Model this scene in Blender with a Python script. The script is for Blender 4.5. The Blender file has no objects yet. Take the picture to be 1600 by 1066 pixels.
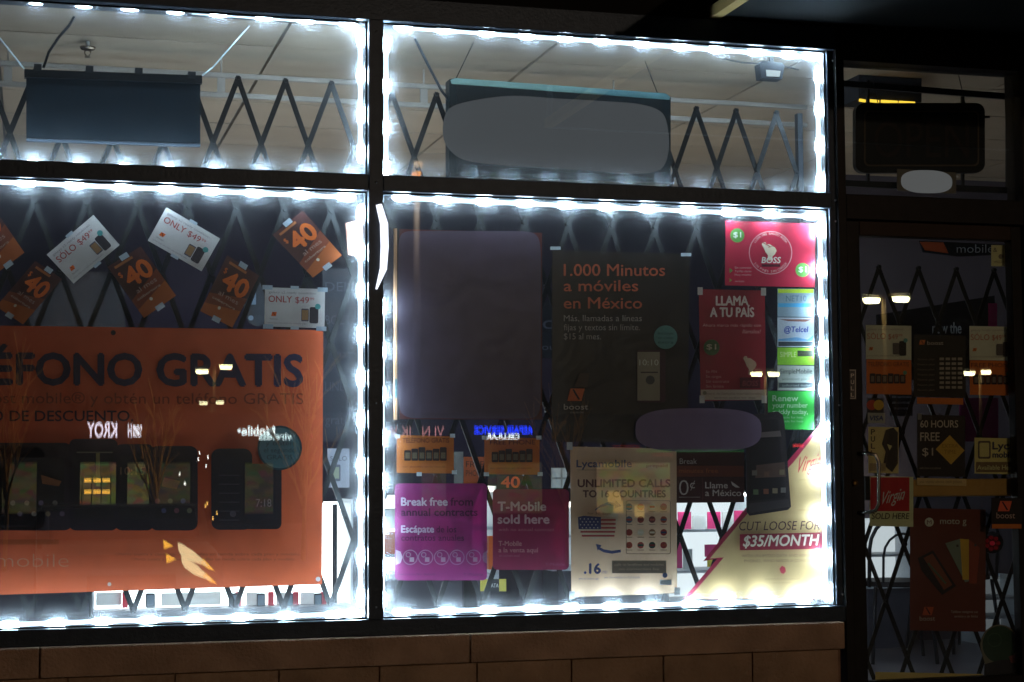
import bpy, bmesh, math, random
from mathutils import Vector, Matrix
random.seed(7)
SC = bpy.context.scene
COL = SC.collection
R = math.radians

# ------------------------------------------------------------------ camera
F = 2700.0                                  # focal length in photo pixels (1600 wide)
YAW, PITCH, ROLL = R(15.56), R(4.15), R(-0.31)
EYE = Vector((0.0, -7.0, 1.15))
_f = Vector((math.sin(YAW)*math.cos(PITCH), math.cos(YAW)*math.cos(PITCH), math.sin(PITCH)))
_r0 = Vector((math.cos(YAW), -math.sin(YAW), 0)); _u0 = _r0.cross(_f)
_r = math.cos(ROLL)*_r0 + math.sin(ROLL)*_u0
_u = -math.sin(ROLL)*_r0 + math.cos(ROLL)*_u0
cam_d = bpy.data.cameras.new('camera'); cam = bpy.data.objects.new('camera', cam_d); COL.objects.link(cam)
M = Matrix((_r, _u, -_f)).transposed().to_4x4(); M.translation = EYE
cam.matrix_world = M
cam_d.sensor_width = 36; cam_d.lens = F/1600*36; cam_d.clip_end = 500; cam_d.clip_start = 0.05
SC.camera = cam

def at(px, py, Y):
    """a point of the plane Y (the window glass is Y = 0) measured off the photograph"""
    d = _f + (px-800)/F*_r - (py-533)/F*_u
    return EYE + d*((Y-EYE.y)/d.y)

# ------------------------------------------------------------------ night sky, render settings
W = bpy.data.worlds.new('World'); SC.world = W; W.use_nodes = True
nt = W.node_tree; bg = nt.nodes['Background']
sky = nt.nodes.new('ShaderNodeTexSky'); sky.sky_type = 'NISHITA'; sky.sun_disc = False
sky.sun_elevation = R(-4); sky.sun_rotation = R(200)
nt.links.new(sky.outputs[0], bg.inputs[0]); bg.inputs[1].default_value = 0.05
SC.view_settings.view_transform = 'Standard'; SC.view_settings.look = 'None'
SC.view_settings.exposure = 0.0; SC.view_settings.gamma = 1.0
SC.render.engine = 'CYCLES'
SC.cycles.use_denoising = True
SC.cycles.max_bounces = 7; SC.cycles.diffuse_bounces = 3; SC.cycles.glossy_bounces = 3
SC.cycles.transmission_bounces = 4; SC.cycles.transparent_max_bounces = 24
SC.cycles.sample_clamp_indirect = 4.0
SC.cycles.caustics_reflective = False; SC.cycles.caustics_refractive = False

# ------------------------------------------------------------------ materials
def lin(h):
    if not isinstance(h, str): return tuple(h)
    v = [int(h[i:i+2], 16)/255 for i in (0, 2, 4)]
    return tuple(c/12.92 if c <= .04045 else ((c+.055)/1.055)**2.4 for c in v)
_mats = {}
def new_mat(key):
    m = bpy.data.materials.new(key); m.use_nodes = True; m.node_tree.nodes.clear()
    out = m.node_tree.nodes.new('ShaderNodeOutputMaterial')
    return m, m.node_tree.nodes, m.node_tree.links, out
def tinted(N, L, col, amt, scale):
    """the colour with a fine uneven wear through it"""
    tc = N.new('ShaderNodeTexCoord'); nz = N.new('ShaderNodeTexNoise'); nz.inputs['Scale'].default_value = scale
    nz.inputs['Detail'].default_value = 5
    L.new(tc.outputs['Object'], nz.inputs['Vector'])
    mp = N.new('ShaderNodeMapRange'); mp.inputs['From Min'].default_value = .25; mp.inputs['From Max'].default_value = .75
    mp.inputs['To Min'].default_value = 1-amt; mp.inputs['To Max'].default_value = 1+amt
    L.new(nz.outputs[0], mp.inputs['Value'])
    mx = N.new('ShaderNodeVectorMath'); mx.operation = 'SCALE'; mx.inputs[0].default_value = col
    L.new(mp.outputs[0], mx.inputs['Scale'])
    return mx.outputs[0], nz
def solid(col, rough=.6, metal=0, amt=.12, scale=9, bump=0, bscale=60):
    key = ('solid', col, rough, metal, amt, scale, bump)
    if key in _mats: return _mats[key]
    m, N, L, out = new_mat('solid'); c = lin(col)
    p = N.new('ShaderNodeBsdfPrincipled'); p.inputs['Roughness'].default_value = rough; p.inputs['Metallic'].default_value = metal
    p.inputs['Specular IOR Level'].default_value = .15 if rough > .38 else .4
    o, nz = tinted(N, L, c, amt, scale); L.new(o, p.inputs['Base Color'])
    if bump:
        tc = N.new('ShaderNodeTexCoord'); n2 = N.new('ShaderNodeTexNoise'); n2.inputs['Scale'].default_value = bscale; n2.inputs['Detail'].default_value = 6
        L.new(tc.outputs['Object'], n2.inputs['Vector'])
        b = N.new('ShaderNodeBump'); b.inputs['Strength'].default_value = bump; b.inputs['Distance'].default_value = .01
        L.new(n2.outputs[0], b.inputs['Height']); L.new(b.outputs[0], p.inputs['Normal'])
    L.new(p.outputs[0], out.inputs[0]); _mats[key] = m; return m
def paper(col, trans=.3, amt=.08, clear=0):
    key = ('paper', col, trans, clear)
    if key in _mats: return _mats[key]
    m, N, L, out = new_mat('paper'); c = lin(col)
    o, nz = tinted(N, L, c, amt, 14)
    d = N.new('ShaderNodeBsdfDiffuse'); t = N.new('ShaderNodeBsdfTranslucent'); g = N.new('ShaderNodeBsdfGlossy')
    g.inputs['Roughness'].default_value = .35
    for s in (d, t): L.new(o, s.inputs['Color'])
    a = N.new('ShaderNodeMixShader'); a.inputs[0].default_value = trans; L.new(d.outputs[0], a.inputs[1]); L.new(t.outputs[0], a.inputs[2])
    b = N.new('ShaderNodeMixShader'); b.inputs[0].default_value = .025; L.new(a.outputs[0], b.inputs[1]); L.new(g.outputs[0], b.inputs[2])
    last = b
    if clear:
        tp = N.new('ShaderNodeBsdfTransparent'); tp.inputs[0].default_value = (*[min(1, v*2.2) for v in c], 1)
        k = N.new('ShaderNodeMixShader'); k.inputs[0].default_value = clear; L.new(b.outputs[0], k.inputs[1]); L.new(tp.outputs[0], k.inputs[2]); last = k
    # gentle buckling and creases of the sheet
    tcb = N.new('ShaderNodeTexCoord'); n2 = N.new('ShaderNodeTexNoise'); n2.inputs['Scale'].default_value = 4.5; n2.inputs['Detail'].default_value = 3; n2.inputs['Distortion'].default_value = .8
    L.new(tcb.outputs['Object'], n2.inputs['Vector'])
    bp_ = N.new('ShaderNodeBump'); bp_.inputs['Strength'].default_value = .35; bp_.inputs['Distance'].default_value = .012
    L.new(n2.outputs[0], bp_.inputs['Height'])
    for s_ in (d, t, g): L.new(bp_.outputs[0], s_.inputs['Normal'])
    L.new(last.outputs[0], out.inputs[0]); _mats[key] = m; return m
def glow(col, strength):
    key = ('glow', col, strength)
    if key in _mats: return _mats[key]
    m, N, L, out = new_mat('glow')
    e = N.new('ShaderNodeEmission'); e.inputs[0].default_value = (*lin(col), 1); e.inputs[1].default_value = strength
    L.new(e.outputs[0], out.inputs[0]); _mats[key] = m; return m
def glass_mat(halo, refl=.045, size=None, edge=0):
    key = ('glass', halo, refl, size, edge)
    if key in _mats: return _mats[key]
    m, N, L, out = new_mat('window_glass')
    tr = N.new('ShaderNodeBsdfTransparent'); tr.inputs[0].default_value = (.97, .985, .98, 1)
    d = N.new('ShaderNodeBsdfDiffuse'); t = N.new('ShaderNodeBsdfTranslucent')
    for s in (d, t): s.inputs[0].default_value = (.9, .9, .9, 1)
    g = N.new('ShaderNodeBsdfGlossy'); g.inputs['Roughness'].default_value = 0.0
    last = tr
    if halo:  # scattering film put in so the LEDs throw a halo on the glass
        a = N.new('ShaderNodeMixShader'); a.inputs[0].default_value = .6; L.new(d.outputs[0], a.inputs[1]); L.new(t.outputs[0], a.inputs[2])
        tc = N.new('ShaderNodeTexCoord'); nz = N.new('ShaderNodeTexNoise'); nz.inputs['Scale'].default_value = 7; nz.inputs['Detail'].default_value = 8
        L.new(tc.outputs['Object'], nz.inputs['Vector'])
        mp = N.new('ShaderNodeMapRange'); mp.inputs['From Min'].default_value = .3; mp.inputs['From Max'].default_value = .75
        mp.inputs['To Min'].default_value = halo*.75; mp.inputs['To Max'].default_value = halo*1.3
        L.new(nz.outputs[0], mp.inputs['Value'])
        fac = mp.outputs[0]
        if size:
            sp_ = N.new('ShaderNodeSeparateXYZ'); L.new(tc.outputs['Generated'], sp_.inputs[0])
            def mth(op, a, b):
                n_ = N.new('ShaderNodeMath'); n_.operation = op
                for k, v in enumerate((a, b)):
                    if isinstance(v, (int, float)): n_.inputs[k].default_value = v
                    else: L.new(v, n_.inputs[k])
                return n_.outputs[0]
            u_, v_ = sp_.outputs['X'], sp_.outputs['Z']
            du = mth('MULTIPLY', mth('MINIMUM', u_, mth('SUBTRACT', 1.0, u_)), size[0]); dv = mth('MULTIPLY', mth('MINIMUM', v_, mth('SUBTRACT', 1.0, v_)), size[1])
            dd_ = mth('MINIMUM', du, dv)
            mr = N.new('ShaderNodeMapRange'); mr.interpolation_type = 'SMOOTHERSTEP'; mr.inputs['From Min'].default_value = .0; mr.inputs['From Max'].default_value = .12; mr.inputs['To Min'].default_value = edge; mr.inputs['To Max'].default_value = 0  # film thickens along the rim to strengthen the LED halo
            L.new(dd_, mr.inputs['Value']); fac = mth('ADD', fac, mth('MULTIPLY', mr.outputs[0], mth('MULTIPLY', fac, 1/halo)))
        x = N.new('ShaderNodeMixShader'); L.new(fac, x.inputs[0]); L.new(tr.outputs[0], x.inputs[1]); L.new(a.outputs[0], x.inputs[2])
        last = x
    b = N.new('ShaderNodeMixShader'); b.inputs[0].default_value = refl; L.new(last.outputs[0], b.inputs[1]); L.new(g.outputs[0], b.inputs[2])
    L.new(b.outputs[0], out.inputs[0]); _mats[key] = m; return m

# ------------------------------------------------------------------ object helpers
def link(name, mesh, mat=None, parent=None):
    o = bpy.data.objects.new(name, mesh); COL.objects.link(o)
    if mat is not None: mesh.materials.append(mat)
    if parent is not None: o.parent = parent; o.matrix_parent_inverse = parent.matrix_world.inverted()
    return o
def meshof(name, verts, faces):
    me = bpy.data.meshes.new(name); me.from_pydata([tuple(v) for v in verts], [], faces); me.update(); return me
def tag(o, label, cat, group=None):
    o['label'] = label; o['category'] = cat
    if group: o['group'] = group
    return o
def struct(o): o['kind'] = 'structure'; return o
def empty(name, loc, label=None, cat=None, group=None):
    o = bpy.data.objects.new(name, None); COL.objects.link(o); o.location = loc; o.empty_display_size = .05
    o.matrix_world = Matrix.Translation(Vector(loc))
    if label: tag(o, label, cat, group)
    return o
def box_vf(a, b):
    x0, y0, z0 = a; x1, y1, z1 = b
    v = [(x0,y0,z0),(x1,y0,z0),(x1,y1,z0),(x0,y1,z0),(x0,y0,z1),(x1,y0,z1),(x1,y1,z1),(x0,y1,z1)]
    return v, [(0,3,2,1),(4,5,6,7),(0,1,5,4),(1,2,6,5),(2,3,7,6),(3,0,4,7)]
def box(name, a, b, mat, parent=None, bevel=0):
    a, b = [min(p, q) for p, q in zip(a, b)], [max(p, q) for p, q in zip(a, b)]
    v, f = box_vf(a, b); me = meshof(name, v, f)
    if bevel:
        bm = bmesh.new(); bm.from_mesh(me)
        bmesh.ops.bevel(bm, geom=list(bm.edges), offset=bevel, segments=2, affect='EDGES', profile=.5)
        bm.to_mesh(me); bm.free()
    return link(name, me, mat, parent)
def pxbox(name, x0, y0, x1, y1, Y, th, mat, parent=None, bevel=0):
    """an upright box whose front face, at depth Y, spans those photo pixels"""
    p = at(x0, (y0+y1)/2, Y); q = at(x1, (y0+y1)/2, Y); t = at((x0+x1)/2, y0, Y); u = at((x0+x1)/2, y1, Y)
    return box(name, (p.x, Y, u.z), (q.x, Y+th, t.z), mat, parent, bevel)
def slab_mesh(name, pts, Y, th):
    n = len(pts); fr = [at(x, y, Y) for x, y in pts]; bk = [v + Vector((0, th, 0)) for v in fr]
    fs = [tuple(range(n))[::-1], tuple(range(n, 2*n))] + [(i, (i+1) % n, n+(i+1) % n, n+i) for i in range(n)]
    me = meshof(name, fr+bk, fs)
    bm = bmesh.new(); bm.from_mesh(me); bmesh.ops.recalc_face_normals(bm, faces=bm.faces); bm.to_mesh(me); bm.free()
    return me
def slab(name, pts, Y, th, mat, parent=None): return link(name, slab_mesh(name, pts, Y, th), mat, parent)
def tube_vf(pts, rad, n=8, cap=True):
    V = []; Fc = []; pts = [Vector(p) for p in pts]; m = len(pts)
    rads = rad if isinstance(rad, (list, tuple)) else [rad]*m
    up = None
    for i, p in enumerate(pts):
        t = (pts[min(i+1, m-1)] - pts[max(i-1, 0)]).normalized()
        if up is None or abs(up.dot(t)) > .95: up = Vector((0, 0, 1)) if abs(t.z) < .9 else Vector((1, 0, 0))
        a = t.cross(up).normalized(); b = a.cross(t).normalized(); up = b
        for k in range(n):
            an = 2*math.pi*k/n; V.append(p + rads[i]*(math.cos(an)*a + math.sin(an)*b))
    for i in range(m-1):
        for k in range(n):
            Fc.append((i*n+k, i*n+(k+1) % n, (i+1)*n+(k+1) % n, (i+1)*n+k))
    if cap: Fc += [tuple(range(n))[::-1], tuple(range((m-1)*n, m*n))]
    return V, Fc
def tube(name, pts, rad, mat, parent=None, n=8):
    v, f = tube_vf(pts, rad, n); me = meshof(name, v, f)
    for p in me.polygons: p.use_smooth = True
    return link(name, me, mat, parent)
def join(parts):
    V = []; Fc = []
    for v, f in parts:
        k = len(V); V += list(v); Fc += [tuple(i+k for i in q) for q in f]
    return V, Fc
def rrect(x0, y0, x1, y1, r, n=5):
    P = []
    for cx, cy, a0 in ((x1-r, y0+r, -90), (x1-r, y1-r, 0), (x0+r, y1-r, 90), (x0+r, y0+r, 180)):
        for k in range(n+1):
            a = R(a0+90*k/n); P.append((cx+r*math.cos(a), cy+r*math.sin(a)))
    return P
def circle(x, y, r, n=24, ry=None): return [(x+r*math.cos(2*math.pi*k/n), y+(ry or r)*math.sin(2*math.pi*k/n)) for k in range(n)]

# lettering: outlines of the built-in font as flat print
_font = {}
def glyphs(s, bold=0.0, space=1.0):
    key = (s, bold, space)
    if key not in _font:
        c = bpy.data.curves.new('lettering', 'FONT'); c.body = s; c.size = 1; c.resolution_u = 3; c.offset = bold; c.space_character = space
        o = bpy.data.objects.new('lettering', c); COL.objects.link(o)
        bpy.context.view_layer.update()
        me = bpy.data.meshes.new_from_object(o.evaluated_get(bpy.context.evaluated_depsgraph_get()))
        vs = [v.co.copy() for v in me.vertices]; fs = [tuple(p.vertices) for p in me.polygons]
        bpy.data.objects.remove(o); bpy.data.curves.remove(c); bpy.data.meshes.remove(me)
        _font[key] = (vs, fs, min(v.x for v in vs), max(v.x for v in vs))
    return _font[key]
_h = glyphs('H'); CAP = max(v.y for v in _h[0])

class Sheet:
    """a poster or flyer: paper with its print; coordinates in photo pixels, or (W x H) units on a tilted quad"""
    def __init__(s, name, label, cat, quad, col, Y=.07, unit=None, group=None, trans=.3, th=.0015, outline=None, gain=1.0, clear=0):
        s.q = quad; s.unit = unit; s.Y = Y; s.k = 0; s.trans = trans; s.gain = gain
        s.o = slab(name, outline or quad, Y, th, paper(s.c(col), trans, clear=clear)); tag(s.o, label, cat, group)
    def c(s, col): return tuple(min(.85, v*s.gain) for v in lin(col))
    def m(s, a, b):
        if not s.unit: return a, b
        u, v = a/s.unit[0], b/s.unit[1]; (ax, ay), (bx, by), (cx, cy), (dx, dy) = s.q
        return ((1-u)*(1-v)*ax+u*(1-v)*bx+u*v*cx+(1-u)*v*dx, (1-u)*(1-v)*ay+u*(1-v)*by+u*v*cy+(1-u)*v*dy)
    def put(s, name, pts, faces, col, mat=None):
        s.k += 1; Y = s.Y - .0006*s.k
        me = meshof(name, [at(*s.m(*q[:2]), Y-(q[2] if len(q) > 2 else 0)) for q in pts], faces)
        return link(name, me, mat or paper(s.c(col), s.trans), s.o)
    def poly(s, pts, col, name='picture'): return s.put(name, pts, [tuple(range(len(pts)))[::-1]], col)
    def rect(s, x0, y0, x1, y1, col, name='picture'): return s.poly([(x0,y0),(x1,y0),(x1,y1),(x0,y1)], col, name)
    def rr(s, x0, y0, x1, y1, r, col, name='picture'): return s.poly(rrect(x0,y0,x1,y1,r), col, name)
    def circ(s, x, y, r, col, name='badge', ry=None): return s.poly(circle(x, y, r, 24, ry), col, name)
    def ring(s, x, y, r, w, col, name='ring'):
        n = 28; p = circle(x, y, r, n)+circle(x, y, r-w, n)
        return s.put(name, p, [(i, n+i, n+(i+1) % n, (i+1) % n) for i in range(n)], col)
    def many(s, polys, col, name='picture'):
        P = []; Fc = []
        for q in polys: Fc.append(tuple(range(len(P), len(P)+len(q)))[::-1]); P += q
        return s.put(name, P, Fc, col)
    def line(s, x0, y0, x1, y1, w, col, name='rule'):
        d = Vector((x1-x0, y1-y0)).normalized()*w/2
        return s.poly([(x0-d.y*1, y0+d.x), (x0+d.y, y0-d.x), (x1+d.y, y1-d.x), (x1-d.y, y1+d.x)], col, name)
    def text(s, t, x0, yb, cap, col, x1=None, bold=0.0, slant=0.0, rise=0.0, space=1.0, name='lettering', mat=None):
        vs, fs, a, b = glyphs(t, min(bold, 0), space); sy = cap/CAP; sx = (x1-x0)/(b-a) if x1 is not None else sy
        pts = []
        for v in vs:
            X = (v.x-a)*sx + v.y*sy*slant; pts.append((x0+X, yb - v.y*sy - (v.x-a)*sx*rise))
        if bold > 0:
            base, bf = pts, fs; pts, fs = [], []; w = bold*sy*1.1
            for i, (dx, dy) in enumerate(((0, 0), (-w, 0), (w, 0), (0, -w), (0, w))):
                k = len(pts); pts += [(x+dx, y+dy, i*.00008) for x, y in base]; fs = fs+[tuple(j+k for j in f) for f in bf]
        return s.put(name, pts, fs, col, mat)
    def tape(s, *spots, w=13, h=7, col='c8d2d8'):
        for (x, y) in spots: s.rect(x-w/2, y-h/2, x+w/2, y+h/2, col, 'tape')
    def logo(s, x, y, w, col='e8641c'):
        s.poly([(x-w*.32, y-w*.36), (x+w*.5, y-w*.36), (x+w*.32, y+w*.36), (x-w*.5, y+w*.36)], col, 'logo')
        s.poly([(x-w*.22, y-w*.3), (x-w*.12, y-w*.33), (x+w*.24, y+w*.26), (x+w*.14, y+w*.3)], '1a1014', 'logo_stroke')
    def phone(s, x0, y0, x1, y1, body='15131a', screen='6a7078', r=None):
        o = s.rr(x0, y0, x1, y1, r or (x1-x0)*.14, body, 'phone_picture')
        dx = (x1-x0)*.1; dy = (y1-y0)*.12
        s.rect(x0+dx, y0+dy, x1-dx, y1-dy, screen, 'screen_picture'); return o

BLACK = solid('15171b', .45, 0, .2, 12); FRAME = solid('2c333c', .4, .3, .15, 20, .15, 90)
STEEL = solid('050506', .4, 0, .2, 30); CHROME = solid('9a8f80', .25, 1, .1, 30)
WHITEP = solid('d8d8d6', .5); 

# ================================================================== LARGE STRUCTURE
# ---- the room behind the glass
def room():
    X0, X1, YB, ZC = -2.6, 6.4, 4.2, 3.07
    fl = struct(box('floor', (X0, .12, -.1), (X1, YB, 0), solid('7d7880', .3, 0, .15, 4, .05)))
    n = 0
    tilem = solid('7a7684', .28, 0, .14, 3)
    c = struct(box('ceiling', (X0, .12, ZC+.012), (X1, YB, ZC+.1), solid('6a6864', .7)))
    tm = solid('ac9c88', .9, 0, .1, 5, .35, 140); base = None
    x = -2.0 - .61
    while x < X1:
        y = .14
        while y < YB:
            a, b = max(x+.008, X0), min(x+1.22-.008, X1); y1 = min(y+.61-.016, YB)
            if b > a: box('tile', (a, y, ZC-.01+random.uniform(-.002, .002)), (b, y1, ZC+.012), tm, c)
            y += .61
        x += 1.22
    w = struct(box('back_wall', (X0, YB, 0), (X1, YB+.1, ZC), solid('241f2e', .8, 0, .2, 3)))
    struct(box('side_wall', (X1, .12, 0), (X1+.1, YB, ZC), solid('9a94a0', .8)))
    struct(box('side_wall', (X0-.1, .12, 0), (X0, YB, ZC), solid('8a8490', .8)))
    # the lighter partition seen through the door
    p = at(1322, 600, 3.3)
    struct(box('partition_wall', (p.x, 3.3, 0), (X1, 3.4, ZC), solid('5e5458', .8, 0, .1, 3)))
room()

# ---- outside: pavement and the sloping car park behind the camera
v = []; f = []
prof = [(-.07, 0), (-3.2, -.02), (-3.21, -.15), (-9.5, -.45), (-62, -1.0), (-140, -1.0)]
def sheet_x(name, ys, x0, x1, mat):
    vs = [(x, y, z) for y, z in ys for x in (x0, x1)]
    return struct(link(name, meshof(name, vs, [(2*i, 2*i+1, 2*i+3, 2*i+2) for i in range(len(ys)-1)]), mat))
sheet_x('pavement', prof[:3], -30, 40, solid('6b655e', .85, 0, .15, 3, .3, 40))
sheet_x('car_park', prof[2:], -120, 140, solid('35353a', .8, 0, .2, 1.5, .4, 60))

# ---- wall below the window: stone cap slabs on block courses
STONE = solid('a08068', .8, 0, .3, 6, 1.0, 70); STONE2 = solid('96785e', .85, 0, .34, 5, 1.0, 60)
zt = at(800, 989, -.1).z; zb = at(800, 1033, -.1).z
xr = at(1321, 990, -.1).x; xl = -1.6
bw = empty('bulkhead_wall', ((xl+xr)/2, -.04, 0), 'low brown stone wall with cap slabs under the shop window', 'wall')
box('mortar', (xl, -.07, 0), (xr-.012, .1, zt-.004), solid('80604c', .95, 0, .2, 20), bw)
js = [xl, at(62, 1035, -.1).x, at(735, 1010, -.1).x, xr]
for a, b in zip(js, js[1:]): box('cap_slab', (a+.003, -.1, zb), (b-.003, .06, zt), STONE, bw, .004)
z1 = zb - .005; row = 0
while z1 > .02:
    z0 = max(z1-.19, 0.0); x = at(895, 1050, -.1).x - (0 if row % 2 == 0 else .2)
    while x > xl: x -= .405
    while x < xr-.02:
        a = max(x+.003, xl); b = min(x+.402, xr-.012)
        if b-a > .03: box('block', (a, -.082-random.uniform(0, .003), z0+.004), (b, -.05, z1), STONE2, bw, .003)
        x += .405
    z1 = z0; row += 1

# ---- aluminium window frame with its panes
zs = dict(top=at(800, 45, -.05).z, tb1=at(800, 281, -.05).z, tb0=at(800, 306, -.05).z, bot=at(800, 962, -.05).z)
xm0, xm1 = at(576, 500, -.05).x, at(599, 500, -.05).x
xj0, xj1 = at(1299.5, 500, -.028).x, at(1313, 500, -.05).x
wf = empty('window_frame', ((xl+xj1)/2, 0, zt), 'dark aluminium frame holding the four lit window panes above the stone wall', 'window frame')
ztop = zs['top']
box('head_rail', (xl, -.05, ztop), (xj1, .09, ztop+.1), FRAME, wf, .003)
box('sill_rail', (xl, -.05, zt), (xj1, .09, zs['bot']), FRAME, wf, .003)
box('mullion', (xm0, -.055, zs['bot']), (xm1, .085, ztop), FRAME, wf, .003)
box('transom_bar', (xl, -.05, zs['tb0']), (xm0, .08, zs['tb1']), FRAME, wf, .003)
box('transom_bar', (xm1, -.05, zs['tb0']), (xj0, .08, zs['tb1']), FRAME, wf, .003)
box('jamb', (xj0, -.028, zs['bot']), (xj1, .09, ztop), FRAME, wf, .003)
GL1 = glass_mat(.02); GL2 = glass_mat(0)
def pane(x0, x1, z0, z1, parent, g1=None, tilt=.0006, Y=0.0):
    box('glass_pane', (x0-.005, Y, z0-.005), (x1+.005, Y+.005, z1+.005), g1 or glass_mat(.013, .045, (round(x1-x0, 3), round(z1-z0, 3)), .055), parent)
    o = box('inner_pane', (x0, -.0025, z0-(z0+z1)/2), (x1, .0025, z1-(z0+z1)/2), GL2, None)
    o.parent = parent; o.matrix_parent_inverse = parent.matrix_world.inverted()
    o.location = (0, Y+.017, (z0+z1)/2); o.rotation_euler = (tilt, 0, 0)
for a, b in ((xl, xm0), (xm1, xj0)):
    pane(a, b, zs['bot'], zs['tb0'], wf); pane(a, b, zs['tb1'], ztop, wf)

GASK = solid('0b0b0c', .55)
for a, b in ((xl, xm0), (xm1, xj0)):
    for c, d in ((zs['bot'], zs['tb0']), (zs['tb1'], ztop)):
        g_ = [box_vf((a, -.008, c), (b, -.001, c+.006)), box_vf((a, -.008, d-.006), (b, -.001, d)), box_vf((a, -.008, c+.006), (a+.006, -.001, d-.006)), box_vf((b-.006, -.008, c+.006), (b, -.001, d-.006))]
        link('gasket', meshof('gasket', *join(g_)), GASK, wf)
SCREW = solid('8a8d92', .3, .9)
for x in ((xm0+xm1)/2, (xj0+xj1)/2):
    for z in (zs['bot']+.05, zs['tb0']-.06, (zs['tb0']+zs['tb1'])/2, ztop-.05, (zs['bot']+zs['tb0'])/2):
        tube('screw', [(x, -.0545, z), (x, -.0575, z)], .0045, SCREW, wf, 8)

# ---- facade above and the column between window and door
FAC = solid('131110', .8, 0, .2, 4, .3, 40)
fw = box('facade_wall', (xl, -.03, ztop+.101), (6.4, .12, 4.6), FAC); tag(fw, 'dark rendered shopfront wall above the window head', 'wall')
xd0 = at(1312, 500, -.05).x + .003; xd1 = at(1349, 500, -.05).x
# door with transom light
xdr = at(1586, 600, -.03).x; zdh = at(1460, 372, -.03).z; zth = at(1460, 318, -.03).z; ztt = at(1450, 104, -.03).z
DARKF = solid('1d1a19', .45, .4, .2, 20)
df = empty('door_frame', ((xd0+xdr)/2, 0, 0), 'dark metal door frame with a transom light above the glass door', 'door frame')
box('post', (xd0, -.052, 0), (at(1326, 500, -.05).x, .085, ztop+.1), DARKF, df, .003)
box('post', (xdr+.055, -.052, 0), (xdr+.4, .085, ztop+.1), DARKF, df, .003)
box('transom_bar', (at(1326, 500, -.05).x, -.05, zdh+.07), (xdr+.055, .08, at(1450, 309, -.03).z), DARKF, df, .003)
box('head_rail', (at(1326, 500, -.05).x, -.05, ztt), (xdr+.055, .09, ztop+.1), DARKF, df, .003)
pane(at(1326, 500, -.05).x, xdr+.055, at(1450, 309, -.03).z, ztt, df, glass_mat(.006))
dr = empty('glass_door', ((xd1+xdr)/2, 0, .01), 'dark framed glass shop door covered in stickers with a bent pull handle', 'door')
xs0 = at(1326, 500, -.05).x + .004
box('stile', (xs0, -.03, .02), (xd1, .03, zdh+.066), DARKF, dr, .004)
box('stile', (xdr, -.03, .02), (xdr+.051, .03, zdh+.066), DARKF, dr, .004)
box('top_rail', (xd1, -.03, zdh), (xdr, .03, zdh+.066), solid('2c2019', .5, .2), dr, .004)
box('bottom_rail', (xd1, -.03, .02), (xdr, .03, .2), DARKF, dr, .004)
pane(xd1, xdr, .2, zdh, dr, glass_mat(.006))
hp = [at(1341, 709, -.03), at(1356, 708, -.075), at(1368, 711, -.085), at(1373, 722, -.088), at(1373, 755, -.088), at(1373, 788, -.088), at(1368, 798, -.085), at(1356, 801, -.075), at(1341, 801, -.03)]
hd = tube('pull_handle', hp, .0085, CHROME, dr, 10)
lk = tube('lock', [at(1335, 755, -.03), at(1335, 755, -.036)], .017, solid('6a5236', .4, .8), dr, 16)
tube('keyhole_cylinder', [at(1335, 755, -.0365), at(1335, 755, -.042)], .009, solid('e0a860', .3, 1), lk, 14)
pb = pxbox('push_bar', 1352, 749, 1590, 776, .05, .05, solid('b98c4c', .45, .2, .15, 8), dr, .006)
for x in (1352.5, 1583): pxbox('bar_bracket', x, 744, x+7, 782, .034, .016, DARKF, dr)

w_ = box('facade_wall', (xdr+.401, -.03, 0), (9.0, .119, ztop+.1), FAC); tag(w_, 'dark rendered wall beyond the hinge side of the door', 'wall')
w_ = box('facade_wall', (-6.0, -.031, 0), (xl-.002, .119, 4.59), FAC); tag(w_, 'dark rendered wall past the far end of the orange banner', 'wall')

# ---- canopy corner over the door
A = at(1115, 27, -.03)
lo, hi = -2.5, -.05
for _ in range(40):
    mid = (lo+hi)/2
    if at(1166, 1, mid).z > A.z: lo = mid
    else: hi = mid
YB = mid
ca = empty('canopy', (A.x+1.5, -.2, A.z), 'flat dark canopy with a tan end beam above the door', 'canopy')
box('soffit_board', (A.x+.03, YB+.01, A.z), (6.4, -.031, A.z+.25), solid('090807', .8), ca)
box('end_beam', (A.x-.02, YB+.01, A.z-.006), (A.x+.029, -.031, A.z+.045), solid('b89860', .6), ca)
box('metal_edge', (A.x, YB, A.z-.008), (6.4, YB+.009, A.z+.25), solid('9aa4a8', .35, .7), ca)

# ================================================================== LED STRIPS (the lights the picture shows)
YL = .042
LEDM = glow((.58, .78, 1.0), 165.0); TUBE = glow((.62, .81, 1.0), 6.0)
def ellip(cx, r, ln, axis):
    """capsule lens, long along axis"""
    V = []; Fc = []; n = 8; rings = [(-1, .02), (-.8, .62), (-.35, 1), (.35, 1), (.8, .62), (1, .02)]
    for t, q in rings:
        for k in range(n):
            a = 2*math.pi*k/n; o = (r*q*math.cos(a), r*q*math.sin(a))
            V.append(Vector((t*ln, o[0], o[1])) if axis == 'x' else Vector((o[0], o[1], t*ln)))
    for i in range(len(rings)-1):
        for k in range(n): Fc.append((i*n+k, i*n+(k+1) % n, (i+1)*n+(k+1) % n, (i+1)*n+k))
    return V, Fc
_led_me = {}
for ax in 'xz':
    vv, ff = ellip(0, .015, .042, ax); me = meshof('led_module', vv, ff); me.materials.append(LEDM)
    for p in me.polygons: p.use_smooth = True
    _led_me[ax] = me
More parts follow.
